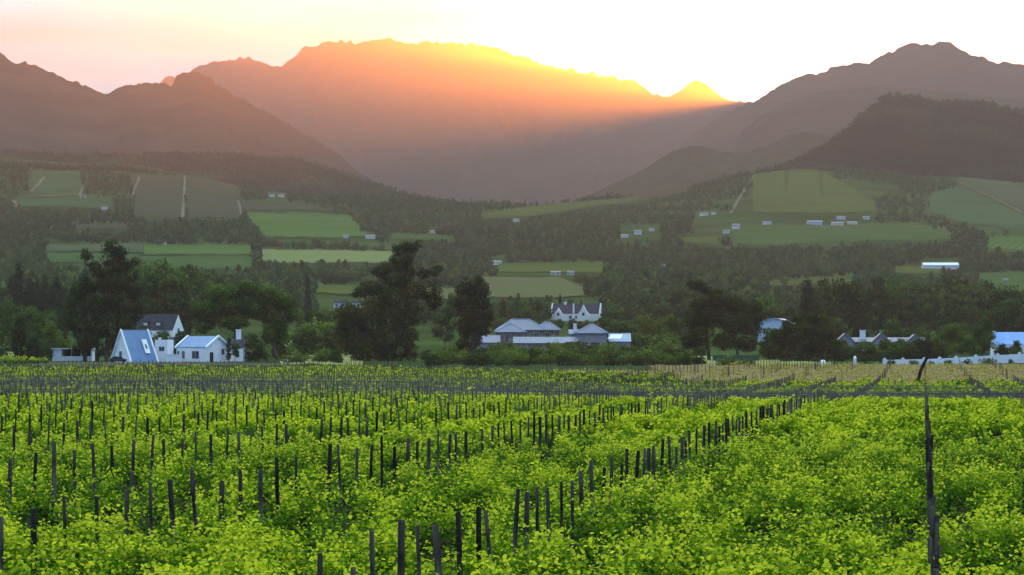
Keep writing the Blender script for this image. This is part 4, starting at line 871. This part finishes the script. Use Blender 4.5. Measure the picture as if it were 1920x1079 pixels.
# the grey-roofed estate
def hip(mb, cx, cy, L, W, z0, z1, rl, over=.5, th=.15):
    a, b = L / 2 + over, W / 2 + over; h = rl / 2
    e = [(cx - a, cy - b, z0), (cx + a, cy - b, z0), (cx + a, cy + b, z0), (cx - a, cy + b, z0)]; r0, r1 = (cx - h, cy, z1), (cx + h, cy, z1)
    i = len(mb.v); mb.v += e + [(p[0], p[1], p[2] - th) for p in e] + [r0, r1]
    mb.f += [(i, i + 1, i + 9, i + 8), (i + 2, i + 3, i + 8, i + 9), (i + 1, i + 2, i + 9), (i + 3, i, i + 8), (i + 7, i + 6, i + 5, i + 4)] + [(i + k, i + 4 + k, i + 4 + (k + 1) % 4, i + (k + 1) % 4) for k in range(4)]
def ridgecaps(root, cx, cy, L, W, z0, z1, rl, over=.5):
    a, b = L / 2 + over, W / 2 + over; h = rl / 2; mb = MB()
    for sx in (-1, 1):
        for sy in (-1, 1): mb.tube([(cx + sx * a, cy + sy * b, z0 + .03), (cx + sx * h, cy, z1 + .03)], [.12, .12], 5)
    if rl > .5: mb.tube([(cx - h, cy, z1 + .05), (cx + h, cy, z1 + .05)], [.13, .13], 5)
    mb.build('ridge_cap', M['paleroof'], root)
def Zp(py, Y): return (YH - py) / F * Y + CAMZ
Y0 = 1130; sc = Y0 / F
def hip_house(name, label, px0, px1, py_eave, py_top, py_base, Y, wall, roof, rl=.4, depth=None, rz=0.0, wins=(), chims=(), over=.5):
    k = Y / F; L = (px1 - px0) * k - 2 * over; W = depth or L; x = px2x((px0 + px1) / 2, Y); zg = min(G(x, Y), Zp(py_base, Y))
    root = empty(name, (x, Y, zg), label, 'house', None, rz); ze, zt = Zp(py_eave, Y) - zg, Zp(py_top, Y) - zg
    MB().box(-L / 2, L / 2, -W / 2, W / 2, -.8, ze - .16).build('wall', M[wall], root)
    mb = MB(); hip(mb, 0, 0, L, W, ze, zt, rl * L, over); r = mb.build('roof', M[roof], root); ridgecaps(root, 0, 0, L, W, ze, zt, rl * L, over)
    for w in wins: window(root, w[0] * L, -W / 2, ze - w[1], w[2], w[3], '-y')
    for c in chims: chimney(root, c[0] * L, 0, ze, ze + c[1], 1.2, .8)
    return root, zg, L, W, ze, zt
hip_house('estate_hall', 'large grey hip-roofed stone house left of the grey-roofed tower', 930, 1022, 619, 599, 648, 1165, 'stone', 'greyroof', .38, 11, R_(4), [(-.3, 2.2, 1.0, 1.4), (.05, 2.2, 1.2, 1.5), (.32, 2.2, 1.0, 1.4)])
hip_house('estate_wing', 'grey hip-roofed wing at the right end of the large stone house', 1000, 1052, 619, 604, 648, 1172, 'stone', 'greyroof', .2, 7, 0, [(0, 2.0, 1, 1.2)])
r1, zg, L, W, ze, zt = hip_house('stone_tower', 'square stone tower with a low pyramid roof in front of the large stone house', 926, 988, 623, 608, 648, 1128, 'stone', 'greyroof', .12, 7.2, 0, [(-.12, 2.7, .9, 2.0), (.22, 2.0, .7, .9)])
hip_house('grey_tower', 'tall grey square tower with a pale pyramid roof in the right half of the estate', 1078, 1141, 625, 608, 652, 1128, 'greywall', 'greyroof', .05, 7.8, R_(-3), [], [])
def lean_roof(name, label, px0, px1, py_top, py_bot, Y, roof, wall, depth=4.5, base=650, cap=True):
    k = Y / F; L = (px1 - px0) * k; x = px2x((px0 + px1) / 2, Y); zt, zb = Zp(py_top, Y), Zp(py_bot, Y); zg = min(G(x, Y), zb - 1.8)
    root = empty(name, (x, Y, zg), label, 'house', None, 0)
    MB().prism([(-depth / 2, -.5), (depth / 2, -.5), (depth / 2, zt - zg - .18), (-depth / 2, zb - zg - .18)], -L / 2 + .2, L / 2 - .2, 'x').build('wall', M[wall], root)
    mb = MB(); slab(mb, [(-L / 2, -depth / 2 - .4, zb - zg - .1), (L / 2, -depth / 2 - .4, zb - zg - .1), (L / 2, depth / 2, zt - zg), (-L / 2, depth / 2, zt - zg)], .14); mb.build('roof', M[roof], root)
    return root
lean_roof('low_wing', 'low grey-blue roofed wing at the left end of the estate', 893, 938, 629, 642, 1120, 'greyroof', 'greywall')
lean_roof('low_wing', 'long low grey-blue roof between the stone tower and the grey tower', 962, 1060, 632, 643, 1118, 'greyroof', 'stone')
lean_roof('low_wing', 'short low roof joining the grey tower on its left', 1058, 1086, 632, 641, 1122, 'greyroof', 'greywall')
lean_roof('low_wing', 'low pale roof right of the grey tower with a bright skylight', 1141, 1183, 625, 640, 1128, 'paleroof', 'greywall')
r = lean_roof('low_wing', 'small bluish roof with a slim white chimney left of the grey tower', 1066, 1086, 618, 626, 1150, 'greyroof', 'greywall'); chimney(r, .3, 0, 1.5, Zp(606, 1150) - r.location.z, .9, .7)
o = MB(); slab(o, [(-1.9, -1.0, 0), (1.6, -1.0, 0), (2.3, .9, 1.15), (-.9, .9, 1.15)], .12); o = o.build('skylight', M['white']); o.location = (px2x(1152, 1125), 1124.6, Zp(635.5, 1125)); tag(o, 'white slanted roof panel on the low roof right of the grey tower', 'skylight')
# white gabled farmhouse behind
Yh = 1690; g = gable_house('gabled_farmhouse', site(1081, Yh, 0.0), R_(-9), 19, 6.5, 3.0, 6.9, 'white', 'slate', 'white gabled farmhouse with a dark roof and pale verges beyond the grey-roofed estate', verge='white', over=.1, chims=[(-4.5, 0, 6.5, 7.9, .9, .7)], wins=[(-2, -3.25, 1, 1, 1.2, '-y'), (.5, -3.25, 1, 1, 1.2, '-y')])
g.location.z = Zp(603, Yh)
for dx, hh, ww in ((-6.6, 5.4, 3.6), (3.4, 6.5, 5.0)):
    q = MB().prism([(dx - ww / 2, -.5), (dx + ww / 2, -.5), (dx + ww / 2, 2.6), (dx + ww * .22, 4.1), (dx, hh), (dx - ww * .22, 4.1), (dx - ww / 2, 2.6)], -5.0, -3.26).build('front_gable', M['white'], g)
    MB().box(dx - .45, dx + .45, -5.06, -5.001, 2.2, 3.4).build('window', M['glass'], q)
MB().box(-1.0, -.4, -3.6, -3.3, 3.0, 7.1).build('fire_wall', M['white'], g)
# pale curved-roof barn
root = empty('curved_barn', site(1457, 1150), 'pale blue barn with a shallow curved roof behind the pine clump', 'barn', None, R_(-12))
zz = Zp(621, 1150) - root.location.z; n = 14; Wd, Lb = 8.2, 9.2; pr = [(-Lb / 2, -3)] + [(-Lb / 2 + Lb * i / n, 1.9 + 1.35 * math.sin(math.pi * i / n)) for i in range(n + 1)] + [(Lb / 2, -3)]
MB().prism([(a, z + zz) for a, z in pr], -Wd / 2, Wd / 2).build('wall', M['barnblue'], root)
mb = MB()
for i in range(n):
    a0, a1 = pr[i + 1], pr[i + 2]; mb.box(0, 0, 0, 0, 0, 0) if False else mb.prism([(a0[0], a0[1] + zz + .01), (a1[0], a1[1] + zz + .01), (a1[0], a1[1] + zz + .15), (a0[0], a0[1] + zz + .15)], -Wd / 2 - .4, Wd / 2 + .4)
mb.build('roof', M['barnblue'], root)
for x in (-2.5, 0, 2.5): window(root, x, -Wd / 2, zz - .6, 1.2, 1.3, '-y')
# grey gabled roofs at the right
Yg = 1055; kk = Yg / F
root = empty('gabled_villa', (px2x(1657, Yg), Yg, Zp(650, Yg) - 1.0), 'grey-mauve roofed villa with three little gables and a square white chimney', 'house', None, 0)
zo = root.location.z; L = 168 * kk
MB().box(-L / 2 + .5, L / 2 - .5, -2.6, 2.6, -1, Zp(641, Yg) - zo).build('wall', M['greywall'], root)
mb = MB(); ze, zt = Zp(641.5, Yg) - zo, Zp(633, Yg) - zo
for sgn in (-1, 1): slab(mb, [(-L / 2 + 1, 0, zt), (L / 2 - 1, 0, zt), (L / 2, sgn * 3.4, ze), (-L / 2, sgn * 3.4, ze)], .15)
rf = mb.build('roof', M['mauveroof'], root)
for px_, py_, wpx, big in ((1583, 625, 34, 1), (1650, 625, 34, 0), (1713, 627, 32, 0)):
    cx = (px_ - 1657) * kk; hw = wpx / 2 * kk; zt2 = Zp(py_, Yg) - zo; zb2 = Zp(641, Yg) - zo; mb = MB()
    for sgn in (-1, 1): slab(mb, [(cx, -4.0, zt2), (cx, 2.0, zt2), (cx + sgn * hw, 2.0, zb2), (cx + sgn * hw, -4.0, zb2)], .18)
    q = mb.build('gable_roof', M['mauveroof'], root)
    MB().prism([(cx - hw + .3, zb2 - 2.5), (cx + hw - .3, zb2 - 2.5), (cx + hw - .3, zb2 - .05), (cx, zt2 - .25), (cx - hw + .3, zb2 - .05)], -3.6, -2.7).build('gable_wall', M['greywall'], q)
    MB().prism([(cx - .55, zb2 - .3), (cx + .55, zb2 - .3), (cx, zb2 + .55)], -3.68, -3.601).build('vent', M['dark'], q)
    for sgn in (-1, 1):
        MB().tube([(cx, -4.05, zt2 + .04), (cx + sgn * hw, -4.05, zb2 + .04)], [.07, .07], 5).build('verge', M['paleroof'], q)
chimney(root, (1617 - 1657) * kk, -1.0, ze - .5, Zp(618.5, Yg) - zo, 1.35, 1.2)
# bright blue roof at the right edge
gable_house('blue_roofed_house', (px2x(1915, 1005), 1005, Zp(668, 1005)), R_(2), 13.5, 8, Zp(647, 1005) - Zp(668, 1005), Zp(624, 1005) - Zp(668, 1005), 'white', 'blueroof2', 'white house with a plain bright blue roof at the right edge', verge=None, over=.1,
    chims=[(-6.55, 0, 4.4, 6.0, .6, 1.4)], wins=[(-3, -4, .8, 1, 1.2, '-y'), (2, -4, .8, 1, 1.2, '-y')])
# the long white wall, with pillars
P = []
for px_, pb in ((1655, 681), (1740, 680.5), (1800, 679), (1860, 677.5), (1960, 675.5)):
    Y = 936; P.append((px2x(px_, Y), Y, Zp(pb, Y), ))
root = empty('boundary_wall', P[0], 'long low white wall with small capped pillars in front of the gardens', 'wall'); o0 = Vector(P[0]); mb = MB()
Ht = [.7, .8, .95, 1.25, 1.6]
for i in range(4):
    a, b = Vector(P[i]) - o0, Vector(P[i + 1]) - o0; j = len(mb.v)
    mb.v += [(a.x, -.15, a.z - .8), (b.x, -.15, b.z - .8), (b.x, .15, b.z - .8), (a.x, .15, a.z - .8), (a.x, -.15, a.z + Ht[i]), (b.x, -.15, b.z + Ht[i + 1]), (b.x, .15, b.z + Ht[i + 1]), (a.x, .15, a.z + Ht[i])]
    mb.f += [(j, j + 3, j + 2, j + 1), (j + 4, j + 5, j + 6, j + 7), (j, j + 1, j + 5, j + 4), (j + 2, j + 3, j + 7, j + 6)] + ([(j + 3, j, j + 4, j + 7)] if i == 0 else []) + ([(j + 1, j + 2, j + 6, j + 5)] if i == 3 else [])
mb.build('wall', M['white'], root)
for px_ in (1659, 1693, 1733, 1762, 1793, 1830, 1871, 1912):
    x = px2x(px_, 936) - o0.x; z = np.interp(x, [p[0] - o0.x for p in P], [p[2] - o0.z for p in P]); h = np.interp(x, [p[0] - o0.x for p in P], Ht)
    MB().box(x - .35, x + .35, -.35, .35, z - .5, z + h + .15).prism([(x - .42, z + h + .151), (x + .42, z + h + .151), (x, z + h + .45)], -.42, .42).build('pillar', M['white'], root)
for px_, lb in ((1603, 'white gate pillar with a rounded cap at the dark bush'),):
    x, y, z = at(px_, 687, 850, 960); o = MB().box(-.28, .28, -.28, .28, -.4, 1.5).tube([(0, 0, 1.501), (0, 0, 1.7), (0, 0, 1.95)], [.33, .28, .05], 8).build('gate_pillar', M['white'], None, (x, y, z)); tag(o, lb, 'pillar')
x, y, z = at(1543, 690, 850, 960); o = MB().tube([(0, 0, -.4), (0, 0, .1), (0, 0, .5), (0, 0, .85), (0, 0, 1.08), (0, 0, 1.16)], [.45, .52, .56, .50, .32, .05], 14).build('water_tank', M['white'], None, (x, y, z)); tag(o, 'small round white water tank standing in the grass by the fence', 'tank')
# green shade net on posts
M['net'] = mat('green_net', (0.01, 0.07, 0.065), .9, (0.015, 0.09, 0.085), 1.0)
x, y, z = at(1380, 673, 850, 1000); root = empty('net_fence', (x, y, z), 'low dark teal shade-net fence below the wide brownish tree', 'fence', None, R_(0))
for i in range(12):
    xx = -5.5 + i * 1.0; MB().tube([(xx, 0, -.5), (xx, 0, 1.5)], [.05, .05], 6).build('fence_post', M['post'], root)
MB().box(-5.4, 5.4, -.09, -.06, -.3, 1.3).build('net', M['net'], root)
# short marker post
x, y, z = at(539, 688, 850, 960); o = MB().tube([(0, 0, -.3), (0, 0, .9)], [.22, .22], 8).tube([(0, 0, .901), (0, 0, 1.5)], [.16, .12], 8).build('marker_post', M['greywall'], None, (x, y, z)); tag(o, 'short thick grey marker post at the edge of the small meadow', 'post')

# ------------------------------------------------------------------ small farm buildings far across the valley
def far_house(px, py, wpx, hpx, label, roof='mauveroof', wall='white', long=False, rz=0.0):
    x, y, z = at(px, py, 1300); k = y / F; L = wpx * k; H = max(2.5, hpx * k); W = min(L * .7, 8)
    root = empty('farm_building', (x, y, z), label, 'building', 'small farm buildings far across the valley', rz)
    MB().box(-L / 2, L / 2, -W / 2, W / 2, -1.5, H * .62).build('wall', M[wall], root)
    mb = MB()
    for s in (-1, 1): slab(mb, [(-L / 2 - .3, 0, H), (L / 2 + .3, 0, H), (L / 2 + .3, s * (W / 2 + .4), H * .62), (-L / 2 - .3, s * (W / 2 + .4), H * .62)], .2)
    mb.build('roof', M[roof], root)
    MB().prism([(-W / 2, H * .62 + .01), (W / 2, H * .62 + .01), (0, H - .25)], -L / 2, L / 2, 'x').build('gable', M[wall], root)
    for i in range((2 if L < 14 else 4) if y < 2700 else 0):
        n = 2 if L < 14 else 4; xx = -L / 2 + L * (i + .5) / n; MB().box(xx - .6, xx + .6, -W / 2 - .06, -W / 2 - .001, H * .15, H * .42).build('window', M['glass'], root)
for a in [(510,370,10,6,'white house, left of a pair high on the left slope'),(527,370,10,6,'white house, right of a pair high on the left slope'),(156,371,9,4,'small pale shed at the foot of the left track'),(68,414,9,5,'small pale house among trees at the far left'),
    (311,458,6,5,'tiny white hut above the left edge of the bright green strip'),(196,394,12,4,'low pale building on the far left slope'),(694,448,18,7,'white house beside the bright green field'),(648,447,10,4,'low white building left of the house by the green field'),
    (812,438,9,4,'tiny white house alone in the valley centre'),(968,416,11,6,'pale house just below the saddle'),(838,424,8,3,'faint pale shed left of the saddle house'),(1168,446,20,4,'low long pale building, left of the hamlet below the right ridge'),
    (1196,440,14,8,'white house in the middle of the hamlet below the right ridge'),(1222,434,10,6,'small white house at the right of the hamlet below the right ridge'),(1320,405,16,3,'thin long pale roof below the olive hillside field'),(1338,403,8,3,'short pale roof right of the thin long one'),
    (1380,430,14,10,'white house on the slope left of the wide green field'),(1362,438,12,5,'low pale shed beside the slope house'),(1438,421,16,4,'low pale building left of the winery cluster'),(1527,422,28,8,'long white building, left of the winery cluster'),
    (1577,412,16,6,'white roofed building, topmost of the winery cluster'),(1570,424,22,7,'wide pale building, lower left of the winery cluster'),(1598,423,18,7,'wide pale building, lower middle of the winery cluster'),(1624,412,12,6,'small pale house at the right of the winery cluster'),
    (1834,438,10,5,'small white house on the far right slope'),(932,497,16,8,'white house left of the small olive field'),(905,500,6,7,'narrow white house just left of the one by the olive field'),(1042,516,18,7,'long pale house below the small olive field'),(1070,516,12,6,'short pale house below the small olive field'),
    (1098,541,14,9,'white house right of the brown scrub field'),(1245,500,9,8,'pale thin building in the valley right of centre'),(1885,530,10,5,'small pale house beyond the right green field'),(652,521,16,4,'low pale roofs in the trees left of the leaning tree top'),
    (637,577,22,14,'dark roofed white house left of the huge gum tree, on the left'),(668,577,16,14,'white gable showing left of the huge gum tree, on the right'),(590,586,12,10,'small white house deep in the trees'),(1245,600,8,6,'white hut among the green trees')]:
    far_house(*a, roof='slate' if a[0] in (637, 668) else 'mauveroof')
# long white tunnel building
x, y, z = at(1763, 506, 1300); k = y / F
root = empty('long_barn', (x, y, z), 'very long low white barn beyond the row of tall gum trees', 'barn', None, R_(3)); L = 68 * k
MB().box(-L / 2, L / 2, -4, 4, -1, 2.8).build('wall', M['white'], root); mb = MB()
for s_ in (-1, 1): slab(mb, [(-L / 2, 0, 4.6), (L / 2, 0, 4.6), (L / 2, s_ * 4.4, 2.8), (-L / 2, s_ * 4.4, 2.8)], .2)
mb.build('roof', M['white'], root)

# the thick dark pole leaning in the young block
x, y, z = at(1721, 722, 600, 760); k = y / F
o = MB().tube([(0, 0, -.5), (.12, 0, 1.0), (.45, 0, 2.2), (.95, 0, 3.3), (1.5, 0, 4.3)], [.26, .28, .27, .25, .2], 9).build('leaning_pole', mat('tarred_wood', (.010, .009, .008), .9), None, (x, y, z)); tag(o, 'thick black curved pole leaning to the right in the young vines before the white wall', 'pole')
# ------------------------------------------------------------------ haze
hz = bpy.data.meshes.new('haze'); 
hb = MB().box(-3800, 3800, -80, 18000, -6, 1300)
hm = bpy.data.materials.new('haze_air'); hm.use_nodes = True; t = hm.node_tree; t.nodes.clear()
pv = t.nodes.new('ShaderNodeVolumePrincipled'); pv.inputs['Color'].default_value = (0.230, 0.245, 0.220, 1)
pv.inputs['Density'].default_value = 0.00014; pv.inputs['Anisotropy'].default_value = 0.855
o_ = t.nodes.new('ShaderNodeOutputMaterial'); t.links.new(pv.outputs[0], o_.inputs['Volume'])
ho = hb.build('haze', hm); tag(ho, 'thin grey morning haze filling the valley', 'haze', kind='stuff')
